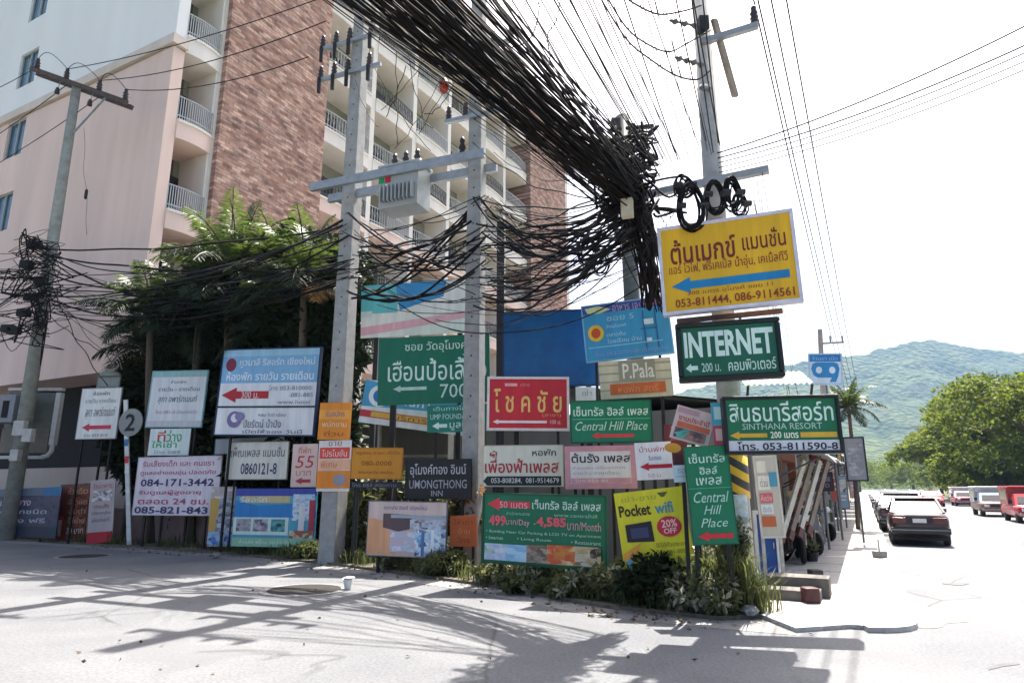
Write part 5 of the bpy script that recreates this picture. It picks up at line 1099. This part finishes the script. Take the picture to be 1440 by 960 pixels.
# tall grass at the hazard pole
def grass(mb, c, h, n, spread, rng, lean=.3):
    for i in range(n):
        b = c+Vector((rng.gauss(0, spread), rng.gauss(0, spread*.6), 0)); hh = h*rng.uniform(.5, 1.15); a = rng.uniform(0, 6.28); l = rng.uniform(.1, lean)*hh
        d = Vector((math.cos(a)*l, math.sin(a)*l, 0)); w = Vector((-math.sin(a), math.cos(a), 0))*rng.uniform(.004, .009)*(1+hh)
        m_ = b+d*.35+Vector((0, 0, hh*.62)); t = b+d+Vector((0, 0, hh*(.98-l/hh*.3))); mb.quad(b-w, b+w, m_+w*.8, m_-w*.8); mb.quad(m_-w*.8, m_+w*.8, t)
gmb = MB(); rg = random.Random(17)
for (px, py, rx, rz, lab, sd, m_, mm2, dy) in ((1018, 868, .26, .42, 'upright green bush between the concrete stump and the striped pole', 41, M_leaf, M_pale, .45), (790, 842, .5, .26, 'green bush in the shade behind the price board foot', 42, M_leaf, None, .9), (560, 806, .5, .22, 'low green weeds under the housing board', 43, M_leaf, M_pale, .35), (620, 815, .5, .2, 'low green weeds under the faded orange sign', 44, M_leaf, None, .35), (700, 826, .4, .18, 'low green weeds at the left corner of the price board', 45, M_leaf, M_pale, .3), (420, 790, .45, .16, 'low weeds under the resort board', 46, M_leaf, None, .4)):
    b = gnd(px, py); b.y += dy; b.z = Z0; bush(b, [(b+Vector((0, 0, rz*.85)), (rx, .3, rz)), (b+Vector((rx*.3, .05, rz*1.3)), (rx*.5, .25, rz*.6))], 75, .10, .05, lab, m=m_, m2=mm2, seed=sd, group='bushes at the edge of the lane', nn=24)
b = gnd(1036, 868)
tg = empty('tall_grass_clump', (b.x, b.y+.25, Z0), 0, 'tall dry grass clump at the foot of the striped pole', 'grass clump')
for k in range(7): grass(gmb, Vector((b.x-.26+.1*k, b.y+.15+.07*(k % 3), Z0)), rg.uniform(.6, .95), 95, .11, rg, .75)
gmb.build('blades', M_grassb, tg, world=True)
ivy = MB()
for k in range(60):
    t = rg.random(); clump(ivy, Vector((pc_.x-.1+rg.uniform(-.25, .12), pc_.y-.24, Z0+.1+t*1.0)), .09, 12, .09, .05, rg)
ivy.build('creeper', M_leaf, tg, world=True)
# grass strip along the lane (uncountable)
gs = MB()
for (a, b_, na) in zip(lane[1:], lane[2:], range(9)):
    L_ = (b_-a).length; m_ = int(L_*16)
    for k in range(m_):
        c = a.lerp(b_, rg.random())+Vector((rg.uniform(.0, .35), rg.uniform(.02, .9), Z0))
        if rg.random() < (.3 if na < 2 else .85): grass(gs, c, rg.uniform(.14, .42), 22, .13, rg, .7)
        if rg.random() < .25 and na >= 2: clump(gs, c+Vector((0, .1, .1)), .14, 16, .11, .05, rg)
gs.build('roadside_grass', M_grassb)
bpy.data.objects['roadside_grass']['kind'] = 'stuff'; tag(bpy.data.objects['roadside_grass'], 'strip of weeds and short grass along the edge of the lane', 'grass')
# roadside trees on the right
def tree(u, v, h, cr, label, seed, n=150, trunk_r=.35, m=M_treel, group='big trees along the right of the main road'):
    rng = random.Random(seed); b = st(u, v, .1); r = empty('rain_tree', b, rng.uniform(0, 6), label, 'tree', group)
    tp = MB(); hh = h*.38; tp.tube([b-Vector((0, 0, .2)), b+Vector((.1, 0, hh*.5)), b+Vector((.2, .1, hh))], [trunk_r*1.25, trunk_r, trunk_r*.85], 9)
    mb = MB(); lobes = []
    for i in range(22):
        a = i*2.4; rr = cr*rng.uniform(.35, .85)*(i > 0); z = h*rng.uniform(.24, .86)-(rr/cr)*h*.08
        c = b+Vector((rr*math.cos(a), rr*math.sin(a), z)); lobes.append((c, cr*rng.uniform(.3, .46)))
        tp.tube([b+Vector((.2, .1, hh*.9)), (b+Vector((.2, .1, hh))).lerp(c, .5)+Vector((0, 0, .4)), c], [trunk_r*.5, trunk_r*.3, .05], 6)
    tp.build('trunk', M_trunk, r, world=True, smooth=True)
    for (c, lr) in lobes:
        for k in range(n//11*2):
            o = Vector((rng.gauss(0, 1), rng.gauss(0, 1), abs(rng.gauss(0, 1))*.9-.25)).normalized()
            q = c+Vector((o.x*lr*1.15, o.y*lr*1.15, o.z*lr*.72))*rng.uniform(.75, 1.05)
            clump(mb, q, lr*.22, 22, .5, .3, rng, .6)
    mb.build('crown', m, r, world=True); return r
TR = [(72, 15.5, 14.0, 8.0, 'nearest and largest tree, filling the right picture edge'), (84, 13.5, 13.2, 7.0, 'large rounded tree second from the right picture edge'), (100, 11.2, 12.2, 6.5, 'spreading tree with a thick dark trunk by the road'), (118, 17, 12.2, 6.2, 'tree behind the thick trunked one'), (140, 18, 12, 6.2, 'mid distance tree on the right of the road'), (170, 19, 12, 6.5, 'distant rounded tree on the right of the road'), (205, 18, 12, 7, 'far tree where the road fades'), (250, 14, 14, 9, 'farthest tree on the right, under the hill'), (96, 22, 15, 8, 'tall tree standing back from the road on the right'), (125, 26, 15, 8, 'tree standing back, behind the tall one'), (78, 13.0, 8.0, 5.0, 'low bushy tree at the foot of the largest tree'), (91, 12.5, 7.0, 4.6, 'low bushy tree left of the thick dark trunk'), (111, 15.0, 7.5, 4.8, 'low bushy tree filling the gap past the thick dark trunk'), (130, 17, 8, 5, 'low bushy tree in the middle of the distant row')]
for i, t in enumerate(TR): tree(t[0], t[1], t[2], t[3], t[4], 50+i, n=170 if i < 4 else 110, trunk_r=.75 if i == 2 else .4)
TL = [(230, -9, 12, 7, 'far tree closing the left of the road'), (190, -16, 11, 6, 'far tree behind the shop row'), (290, -2, 13, 9, 'far tree at the end of the road'), (330, 10, 14, 10, 'farthest tree straight down the road'), (150, -16, 10, 5, 'tree behind the middle of the shop row')]
for i, t in enumerate(TL): tree(t[0], t[1], t[2], t[3], t[4], 70+i, n=100, group='far trees down the main road')
fw = MB(); rf_ = random.Random(91)
for i in range(1500):
    u = rf_.uniform(340, 760); v = rf_.uniform(-170, 260); b = st(u, v); h = rf_.uniform(6, 15)
    clump(fw, b+Vector((0, 0, h*.6)), h*.5, 16, 2.4, 1.5, rf_, .7)
tag(fw.build('woodland', M_treel), 'far woodland below the hill', 'woodland', None, 'stuff')
# palm over the shops
b = st(20, -.62); palm((b.x, b.y, .05), 4.7, (.15, 0), 22, 1.35, 'small palm on the footpath behind the black framed lightbox', 1, m=M_pt, seed=33, nl=30, wl=.36, rr=.08)

# ================================================================== VEHICLES
M_tyre = mat('tyre', (.02, .02, .02), rough=.85, var=.2); M_rim = mat('rim', (.4, .4, .42), rough=.35, var=.1, metal=.6)
M_tail = mat('tail_lamp', (.11, .010, .013), rough=.2, var=.1, spec=.6); M_plate = mat('number_plate', (.7, .7, .68), var=.1)
M_chrome = mat('bumper_trim', (.3, .3, .31), rough=.25, metal=.8, var=.1); M_lamp = mat('head_lamp', (.7, .72, .75), rough=.15, var=.05)
def loft(secs, n=20, e=3.2):
    mb = MB()
    for (y, hw, z0, z1) in secs:
        for j in range(n):
            t = 2*math.pi*(j+.5)/n; c, s = math.cos(t), math.sin(t)
            x = hw*math.copysign(abs(c)**(2/e), c); z = (z0+z1)/2+(z1-z0)/2*math.copysign(abs(s)**(2/e), s); mb.v.append(Vector((x, y, z)))
    for k in range(len(secs)-1):
        for j in range(n):
            a = k*n+j; b = k*n+(j+1) % n; mb.f.append((a, a+n, b+n, b))
    mb.f.append(tuple(range(n))); e_ = (len(secs)-1)*n; mb.f.append(tuple(e_+j for j in range(n))[::-1]); return mb
def wheel(root, x, y, r, w):
    Mx = Matrix.Translation((x, y, r)) @ Matrix.Rotation(R(90), 4, 'Y')
    wh = MB().lathe([(r*.6, -w/2), (r*.94, -w/2), (r, -w*.3), (r, w*.3), (r*.94, w/2), (r*.6, w/2)], 20, Mx).build('wheel', M_tyre, root, smooth=True)
    s = 1 if x > 0 else -1
    MB().lathe([(r*.58, s*w*.50), (r*.52, s*w*.44), (r*.2, s*w*.42), (.02, s*w*.46)], 16, Mx).build('rim', M_rim, wh)
def sedan(label, loc, rz, paint, group=None, L=4.4, plate=True):
    """length along +y (front at +y)"""
    r = empty('parked_car', loc, rz, label, 'car', group); h = L/2
    loft([(-h, .70, .40, .82), (-h+.06, .78, .30, .93), (-h+.3, .83, .24, .99), (-h+.9, .85, .22, 1.0), (0, .86, .22, .96), (h-1.2, .85, .22, .93), (h-.4, .82, .24, .82), (h-.05, .74, .32, .70), (h, .66, .38, .62)], 24, 4.5).build('body', paint, r, smooth=True)
    cb = [(-h+.62, .74, .97), (-h+1.25, .60, 1.36), (h-2.15, .61, 1.38), (h-1.2, .76, .93)]
    cab = MB()
    for (y, hw, z) in cb: cab.v += [Vector((-hw, y, z)), Vector((hw, y, z))]
    cab.f = [(0, 1, 3, 2), (2, 3, 5, 4), (4, 5, 7, 6), (0, 2, 4, 6), (1, 7, 5, 3), (0, 6, 7, 1)]
    cab.build('window_glass', M_dg, r)
    rf = MB(); rf.box(-.61, .61, -h+1.2, h-2.1, 1.37, 1.41); rf.build('roof', paint, r, bevel=.015)
    for s in (-1, 1):
        pl = MB(); 
        for (a, b, w) in (((s*.745, -h+.62, .965), (s*.60, -h+1.25, 1.38), .07), ((s*.765, h-1.2, .925), (s*.61, h-2.13, 1.39), .06), ((s*.80, -.1, .94), (s*.615, -.12, 1.39), .07)): pl.beam(a, b, w, .05)
        pl.build('pillar', paint, r)
        MB().box(s*.56-.2, s*.56+.2, -h-.005, -h+.08, .66, .84).build('tail_lamp', M_tail, r, bevel=.02)
        MB().box(s*.56-.16, s*.56+.16, h-.1, h+.004, .52, .64).build('headlight', M_lamp, r, bevel=.02)
        MB().box(s*.92-.09, s*.92+.09, h-1.75, h-1.65, .93, 1.06).build('mirror', paint, r, bevel=.02)
        for y in (-h+.85, h-.85): wheel(r, s*.74, y, .30, .19)
    MB().box(-.82, .82, -h-.07, -h+.12, .36, .56).build('bumper', mat('dark_bumper', (.03, .03, .032), var=.2, rough=.5), r, bevel=.04)
    MB().box(-.8, .8, -h-.074, -h-.06, .47, .49).build('bumper_strip', M_chrome, r)
    MB().box(-.34, .34, -h-.012, -h+.05, .66, .83).build('rear_panel', mat('rear_panel', (.03, .02, .022), var=.2), r)
    if plate:
        p = MB().box(-.19, .19, -h-.022, -h-.013, .69, .81).build('number_plate', M_plate, r)
    MB().box(-.8, .8, -h+.3, h-.3, .16, .3).build('underbody', M_black, r)
    return r
def onroad(px, py, Y=None): return gnd(px, py)
rzr = math.atan2(U.y, U.x)-math.pi/2
paint_m = mat('maroon_paint', (.035, .016, .019), rough=.22, var=.1, spec=.7)
g = gnd(1292, 768); d = g-K0; 
q = st(d.dot(U)+2.0, d.dot(V)+.1); sedan('dark maroon sedan parked by the kerb, seen from behind', (q.x, q.y, 0), rzr, paint_m).scale = (.88, .9, .93)
for (uu, c, lab) in ((21.5, (.16, .17, .19), 'grey car parked directly ahead of the maroon sedan'), (27.5, (.02, .022, .03), 'black car parked second ahead of the maroon sedan'), (33.5, (.5, .5, .5), 'silver car parked third ahead of the maroon sedan'), (39.5, (.05, .06, .10), 'dark blue car parked fourth ahead of the maroon sedan'), (53, (.25, .26, .28), 'grey car at the far end of the kerbside line')):
    q = st(uu, .95); sedan(lab, (q.x, q.y, 0), rzr, mat('car_paint', c, rough=.25, var=.08, spec=.6), 'cars parked along the kerb')
for (uu, vv, c, lab, fl) in ((62, 5.0, (.45, .02, .035), 'red car coming along the road in the distance', 1), (78, 3.4, (.6, .6, .6), 'white car far down the middle of the road', 0), (90, 5.4, (.3, .31, .33), 'grey car far away in the oncoming lane', 1), (72, 8.6, (.65, .65, .65), 'white car parked on the right under the trees', 1), (105, 3.0, (.5, .5, .52), 'silver car farthest along the road', 0)):
    q = st(uu, vv); sedan(lab, (q.x, q.y, 0), rzr+math.pi*fl, mat('car_paint', c, rough=.25, var=.08, spec=.6), 'cars far along the main road')
def pickup_taxi(label, loc, rz, paint, lower, roofc):
    r = empty('pickup_taxi', loc, rz, label, 'truck'); h = 2.5
    loft([(h, .66, .45, .88), (h-.06, .78, .38, .98), (h-.5, .84, .32, 1.04), (h-1.3, .86, .3, 1.06), (-h+.1, .86, .34, 1.0), (-h, .82, .4, .96)], 22, 5).build('body', lower, r, smooth=True)
    cab = MB(); 
    pts = [(h-1.05, .78, 1.02), (h-1.6, .68, 1.66), (h-2.4, .7, 1.68), (h-2.5, .8, 1.02)]
    for (y, hw, z) in pts: cab.v += [Vector((-hw, y, z)), Vector((hw, y, z))]
    cab.f = [(0, 1, 3, 2), (2, 3, 5, 4), (4, 5, 7, 6), (0, 2, 4, 6), (1, 7, 5, 3), (0, 6, 7, 1)]
    cab.build('cab', paint, r)
    MB().quad((-.66, h-1.075, 1.1), (.66, h-1.075, 1.1), (.58, h-1.56, 1.6), (-.58, h-1.56, 1.6)).build('windscreen', M_dg, r)
    MB().box(-.88, .88, -h+.0, h-1.9, 2.0, 2.12).build('roof', roofc, r, bevel=.04)
    bx = MB(); bx.box(-.86, -.82, -h+.05, h-2.5, 1.0, 2.0); bx.box(.82, .86, -h+.05, h-2.5, 1.0, 2.0); bx.box(-.82, .82, h-2.54, h-2.5, 1.0, 2.0); bx.build('passenger_box', paint, r)
    MB().box(-.80, .80, h-2.49, h-2.46, 1.72, 1.98).build('roof_board', roofc, r)
    for s in (-1, 1):
        MB().box(s*.58-.13, s*.58+.13, h-.08, h+.004, .68, .84).build('headlight', M_lamp, r, bevel=.02)
        MB().box(s*.95-.08, s*.95+.08, h-1.3, h-1.22, 1.1, 1.32).build('mirror', M_black, r)
        MB().box(s*.863-.004, s*.863+.004, -h+.3, h-2.7, 1.3, 1.85).build('side_window', M_dg, r)
        for y in (-h+.95, h-.85): wheel(r, s*.74, y, .33, .22)
    MB().box(-.42, .42, h-.06, h+.006, .68, .84).build('grille', M_black, r)
    MB().box(-.82, .82, h-.02, h+.1, .42, .58).build('bumper', M_chrome, r, bevel=.03)
    return r
g = gnd(1466, 737); red = mat('red_paint', (.42, .018, .03), rough=.25, var=.1, spec=.6)
d = g-K0; q = st(d.dot(U)+2.4, d.dot(V)); pickup_taxi('bright red covered pickup taxi at the right picture edge', (q.x, q.y, 0), rzr+math.pi, red, red, red).scale = (.9, .9, .8)
g = gnd(1408, 727); d = g-K0; q = st(d.dot(U)+2.4, d.dot(V)); 
pickup_taxi('white roofed covered pickup with a pale blue cab, left of the bright red pickup taxi', (q.x, q.y, 0), rzr+math.pi, mat('pale_blue_paint', (.40, .47, .58), rough=.3, var=.1), mat('brown_paint', (.20, .13, .10), rough=.4, var=.15), mat('white_paint', (.75, .75, .76), rough=.35, var=.08)).scale = (.95, .9, .8)
g = gnd(1362, 712); d = g-K0; q = st(d.dot(U)+3, d.dot(V)); 
pickup_taxi('red and white covered pickup further back behind the pale blue one', (q.x, q.y, 0), rzr+math.pi, mat('white_paint', (.75, .75, .76), rough=.35, var=.08), red, mat('white_paint', (.75, .75, .76), rough=.35, var=.08)).scale = (.95, .9, .8)
# scooters by the shops
def scooter(label, loc, rz, paint):
    r = empty('scooter', loc, rz, label, 'scooter', 'scooters by the shops')
    for y in (-.6, .6):
        Mx = Matrix.Translation((0, y, .26)) @ Matrix.Rotation(R(90), 4, 'Y')
        wh = MB().lathe([(.16, -.04), (.24, -.045), (.26, 0), (.24, .045), (.16, .04)], 18, Mx).build('wheel', M_tyre, r, smooth=True); MB().lathe([(.155, -.03), (.155, .03), (.03, .035)], 12, Mx).build('rim', M_rim, wh)
    loft([(-.78, .05, .55, .66), (-.6, .12, .42, .72), (-.2, .13, .34, .68), (.05, .1, .25, .40), (.3, .12, .24, .42), (.42, .12, .3, .85), (.5, .06, .45, .9)], 12, 2.6).build('body', paint, r, smooth=True)
    loft([(-.72, .08, .70, .76), (-.5, .13, .69, .80), (-.05, .11, .67, .76), (.02, .06, .67, .72)], 10, 2.6).build('seat', M_black, r, smooth=True)
    MB().tube([(0, .6, .26), (0, .48, .75), (0, .42, .98)], .025, 8).build('fork', M_rim, r)
    MB().tube([(-.32, .3, 1.0), (-.1, .42, 1.0), (.1, .42, 1.0), (.32, .3, 1.0)], .02, 8).build('handlebar', M_black, r)
    MB().lathe([(.0, 0), (.08, .01), (.09, .06), (.05, .1)], 12, Matrix.Translation((0, .5, .9)) @ Matrix.Rotation(R(-80), 4, 'X')).build('headlight', M_lamp, r)
    MB().beam((.04, -.1, .3), (.2, -.12, .02), .02).build('kick_stand', M_rim, r); return r
for k, (uu, c, lab) in enumerate(((6.6, (.03, .03, .035), 'black scooter parked nearest the shop steps'), (7.6, (.25, .02, .03), 'dark red scooter parked second from the shop steps'), (8.7, (.1, .11, .13), 'grey scooter parked third from the shop steps'), (13.5, (.3, .3, .32), 'silver scooter parked far along the shop fronts'))):
    q = st(uu, -1.62); scooter(lab, (q.x, q.y, .05), bang+R(100+8*k), mat('scooter_paint', c, rough=.25, var=.1))

# ================================================================== SMALL THINGS
# leaning white planks
for k in range(4):
    a = at(1097+13*k, 762-4*k, 13.2+.3*k); b_ = at(1131+11*k, 648, 13.8+.35*k)
    a.z = max(a.z, .12)
    o = empty('leaning_plank', a, 0, ['pale plank leaning by the notice board, first of the slanting row', 'second slanting plank, brownish, beside the notice board', 'third slanting pale plank, before the brick red shop', 'last slanting brownish plank, nearest the footpath'][k], 'plank', 'slanting planks at the first shop')
    MB().beam((a.x, a.y, a.z), b_, .11, .05, up=(.5, -1, 0)).build('board', mat('white_plank', '#b8b5aa' if k % 2 == 0 else '#7a6c5e', var=.3, scale=5), o, world=True); MB().beam((a.x, a.y-.02, a.z), a.lerp(b_, .1)+Vector((0, -.02, 0)), .13, .07, up=(.5, -1, 0)).build('foot', mat('plank_foot', '#5a3a34', var=.3), o, world=True)
# white ribbed canopy of the corner shop
q0 = at(1058, 534, 12.2); q1 = at(1124, 534, 12.2)
cn = empty('canopy', (q0+q1)/2-Vector((0, 0, 2.3)), -R(10), 'pale ribbed canopy above the black framed resort sign', 'canopy')
cm = MB(); n = 12
for k in range(n):
    x0 = -.55+1.25*k/n; x1 = x0+1.25/n; xm = (x0+x1)/2
    cm.quad((x0, 0, 2.2), (xm, -.02, 2.24), (xm, .9, 2.62), (x0, .9, 2.58)); cm.quad((xm, -.02, 2.24), (x1, 0, 2.2), (x1, .9, 2.58), (xm, .9, 2.62))
cm.build('sheet', mat('canopy_sheet', '#a9aeac', var=.12, scale=5), cn)
for x in (-.5, .65): MB().cyl((x, .9, 1.2), (x, .05, 2.2), .025, n=8).build('strut', M_black, cn)
# shop steps
q = gnd(1112, 848); stp = empty('shop_steps', (q.x, q.y, .05), -R(28), 'two low concrete steps at the corner shop, by the blue door', 'steps')
M_stp = mat('step_concrete', (.13, .12, .11), var=.35, scale=5, rough=.9); MB().box(-.42, .4, -.1, .35, 0, .14).build('step', M_stp, stp, bevel=.01); MB().box(-.36, .5, .352, .8, 0, .27).build('step', M_stp, stp, bevel=.01)
# planter
q = gnd(1143, 792); q.z = .05; pl_ = empty('planter', q, 0, 'small black flower pot on the footpath', 'flower pot')
MB().lathe([(.1, 0), (.14, .18), (.16, .2), (.15, .2), (.13, .17)], 14, Matrix.Translation(q)).build('pot', M_black, pl_, world=True)
pb = MB(); clump(pb, q+Vector((0, 0, .28)), .14, 60, .12, .05); pb.build('plant', M_leaf, pl_, world=True)
for (px, py, lab, c) in ((1141, 852, 'small dark red block by the shop steps', '#4a2426'), (1148, 822, 'small dark block at the end of the upper step', '#33302e')):
    q = gnd(px, py); q.z = .05; o = MB().box(-.1, .1, -.1, .1, 0, .2).build('concrete_block', mat('block', c, var=.3), None, bevel=.02); o.location = q; tag(o, lab, 'block')
q = gnd(1238, 787); o = empty('kerb_marker', (q.x, q.y, .06), 0, 'small grey stub post standing on the kerb behind the maroon sedan', 'bollard')
MB().box(q.x-.13, q.x+.13, q.y-.1, q.y+.1, .055, .2).build('base', mat('stub', (.2, .19, .17), var=.3), o, world=True, bevel=.02); MB().cyl((q.x, q.y, .2), (q.x, q.y, .46), .018, n=8).build('rod', M_steel, o, world=True)
fl = MB(); rl_ = random.Random(77)
for i in range(420):
    k = rl_.uniform(2, len(lane)-1.001); a = lane[int(k)].lerp(lane[int(k)+1], k-int(k)); q = a+Vector((rl_.gauss(-.05, .35), rl_.gauss(-.18, .3), 0)); q.z = .012+.045*(rl_.random() < .15)
    leaf(fl, q, Vector((rl_.gauss(0, 1), rl_.gauss(0, 1), .06)), rl_.uniform(.04, .1), rl_.uniform(.025, .05), rl_)
for i in range(60):
    q = gnd(rl_.uniform(100, 1200), rl_.uniform(800, 950)); q.z = .012; leaf(fl, q, Vector((rl_.gauss(0, 1), rl_.gauss(0, 1), .06)), rl_.uniform(.04, .08), .035, rl_)
tag(fl.build('fallen_leaves', mat('dead_leaf', (.12, .085, .045), var=.5, scale=3, rough=.9)), 'dry fallen leaves scattered along the edge of the lane', 'leaves', None, 'stuff')
# manholes, litter
for (px, py, r1, lab) in ((428, 829, .62, 'dark sunken manhole ringed by a light patch, in the middle of the lane'), (118, 782, .55, 'dark flat manhole near the left end of the lane')):
    q = gnd(px, py); o = empty('manhole', (q.x, q.y, 0), 0, lab, 'manhole')
    MB().lathe([(r1*1.12, .002), (r1*1.12, .007), (r1*.95, .008)], 28, Matrix.Translation((q.x, q.y, 0))).build('rim', M_strip, o, world=True)
    MB().lathe([(r1*.93, .003), (r1*.93, .010), (.01, .011)], 28, Matrix.Translation((q.x, q.y, 0))).build('cover', mat('rusty_iron', (.012, .009, .008), var=.4, scale=6), o, world=True)
q = gnd(489, 828); o = empty('litter_cup', (q.x, q.y, 0), 0, 'crushed white paper cup lying on the lane', 'litter')
MB().lathe([(.05, 0), (.075, .16), (.085, .17), (.07, .165), (.045, .01)], 12, Matrix.Translation((q.x, q.y, .005)) @ Matrix.Rotation(R(12), 4, 'X')).build('cup', mat('paper', (.75, .75, .74), var=.08), o, world=True); MB().lathe([(.09, 0), (.09, .015), (.02, .03)], 12, Matrix.Translation((q.x+.02, q.y, .17))).build('lid', mat('paper', (.75, .75, .74), var=.08), o, world=True)
for k, (px, py) in enumerate(((300, 786), (340, 782), (1060, 872))):
    q = gnd(px, py); q.y += .15; rr = rv.uniform(.06, .13); mb = MB(); mb.lathe([(.01, -.02), (rr, .0), (rr*1.05, rr*.4), (rr*.6, rr*.85), (.01, rr*.95)], 9)
    for vv in mb.v: vv += Vector((rv.gauss(0, .012), rv.gauss(0, .012), rv.gauss(0, .008)))
    o = mb.build('stone', M_strip, None); o.location = (q.x, q.y, Z0); tag(o, 'rough grey stone lying in the grass edge of the lane', 'stone', 'stones along the lane edge')
# awning window of the shaded ground floor, left edge
q = at(58, 595, 22.4); wf = empty('framed_window', (q.x, q.y, q.z-1.2), bang+R(90), 'big white framed window with a rounded corner in the dark ground floor, behind the left pole', 'window')
lx = wf.matrix_basis
fmb = MB(); q_l = at(40, 600, 22.2); q_r = at(80, 600, 22.0)
zt_, zb_ = at(60, 546, 22.1).z, at(60, 645, 22.1).z
def pan(x0, x1, z0, z1, y): return (Vector((x0, y, z0)), Vector((x1, y, z0)), Vector((x1, y, z1)), Vector((x0, y, z1)))
def boxw(mb, x0, x1, z0, z1, y0, y1): mb.box(x0, x1, y0, y1, z0, z1)
yy = 21.95
boxw(fmb, q_l.x-.7, q_r.x, zt_-.09, zt_, yy, yy+.2); boxw(fmb, q_l.x-.7, q_r.x-.35, zb_, zb_+.1, yy, yy+.2); boxw(fmb, q_r.x-.16, q_r.x, zb_+.45, zt_-.16, yy, yy+.2)
fmb.tube([(q_r.x-.4, yy+.1, zb_+.05), (q_r.x-.2, yy+.1, zb_+.11), (q_r.x-.1, yy+.1, zb_+.25), (q_r.x-.08, yy+.1, zb_+.5)], .075, 8)
fmb.build('frame', mat('white_frame', '#c8c8c4', var=.15), wf, world=True)
MB().box(q_l.x-.7, q_r.x-.2, yy+.08, yy+.14, zb_+.2, zt_-.16).build('pane', mat('dusty_pane', (.16, .16, .14), var=.35, scale=1.5, rough=.3), wf, world=True)
MB().box(q_l.x-.7, q_r.x-.22, yy+.03, yy+.075, zb_+.2, zb_+1.0).build('lower_panel', mat('beige_panel', (.20, .18, .15), var=.2), wf, world=True)
MB().box(q_r.x-.9, q_r.x-.7, yy+.2, yy+1.4, zb_+.4, zb_+.5).build('bracket', M_steel, wf, world=True)
q = at(12, 575, 21.4); acb = empty('air_conditioner', q, 0, 'pale grey air conditioner box at the left picture edge', 'air conditioner')
MB().box(-.5, .32, -.2, .35, -.45, .45).build('case', mat('ac_case', (.26, .27, .29), var=.15), acb, bevel=.02); MB().box(-.05, .15, -.215, -.201, -.3, .25).build('grille', M_dark, acb); MB().beam((-.1, .3, -.47), (-.1, 2.2, -.47), .06).build('bracket', M_steel, acb)

# ================================================================== AIR
hz = MB(); hz.box(-2350, 2350, -2350, 2350, -1.6, 460)
hm = bpy.data.materials.new('air'); hm.use_nodes = True; nt = hm.node_tree
for n_ in list(nt.nodes):
    if n_.type == 'BSDF_PRINCIPLED': nt.nodes.remove(n_)
pv = nt.nodes.new('ShaderNodeVolumePrincipled'); pv.inputs['Color'].default_value = (.40, .64, .95, 1); pv.inputs['Density'].default_value = .00015; pv.inputs['Anisotropy'].default_value = .2
nt.links.new(pv.outputs[0], nt.nodes['Material Output'].inputs['Volume'])
ho = hz.build('haze', hm); ho['kind'] = 'stuff'; tag(ho, 'pale haze over the distant hills', 'haze')
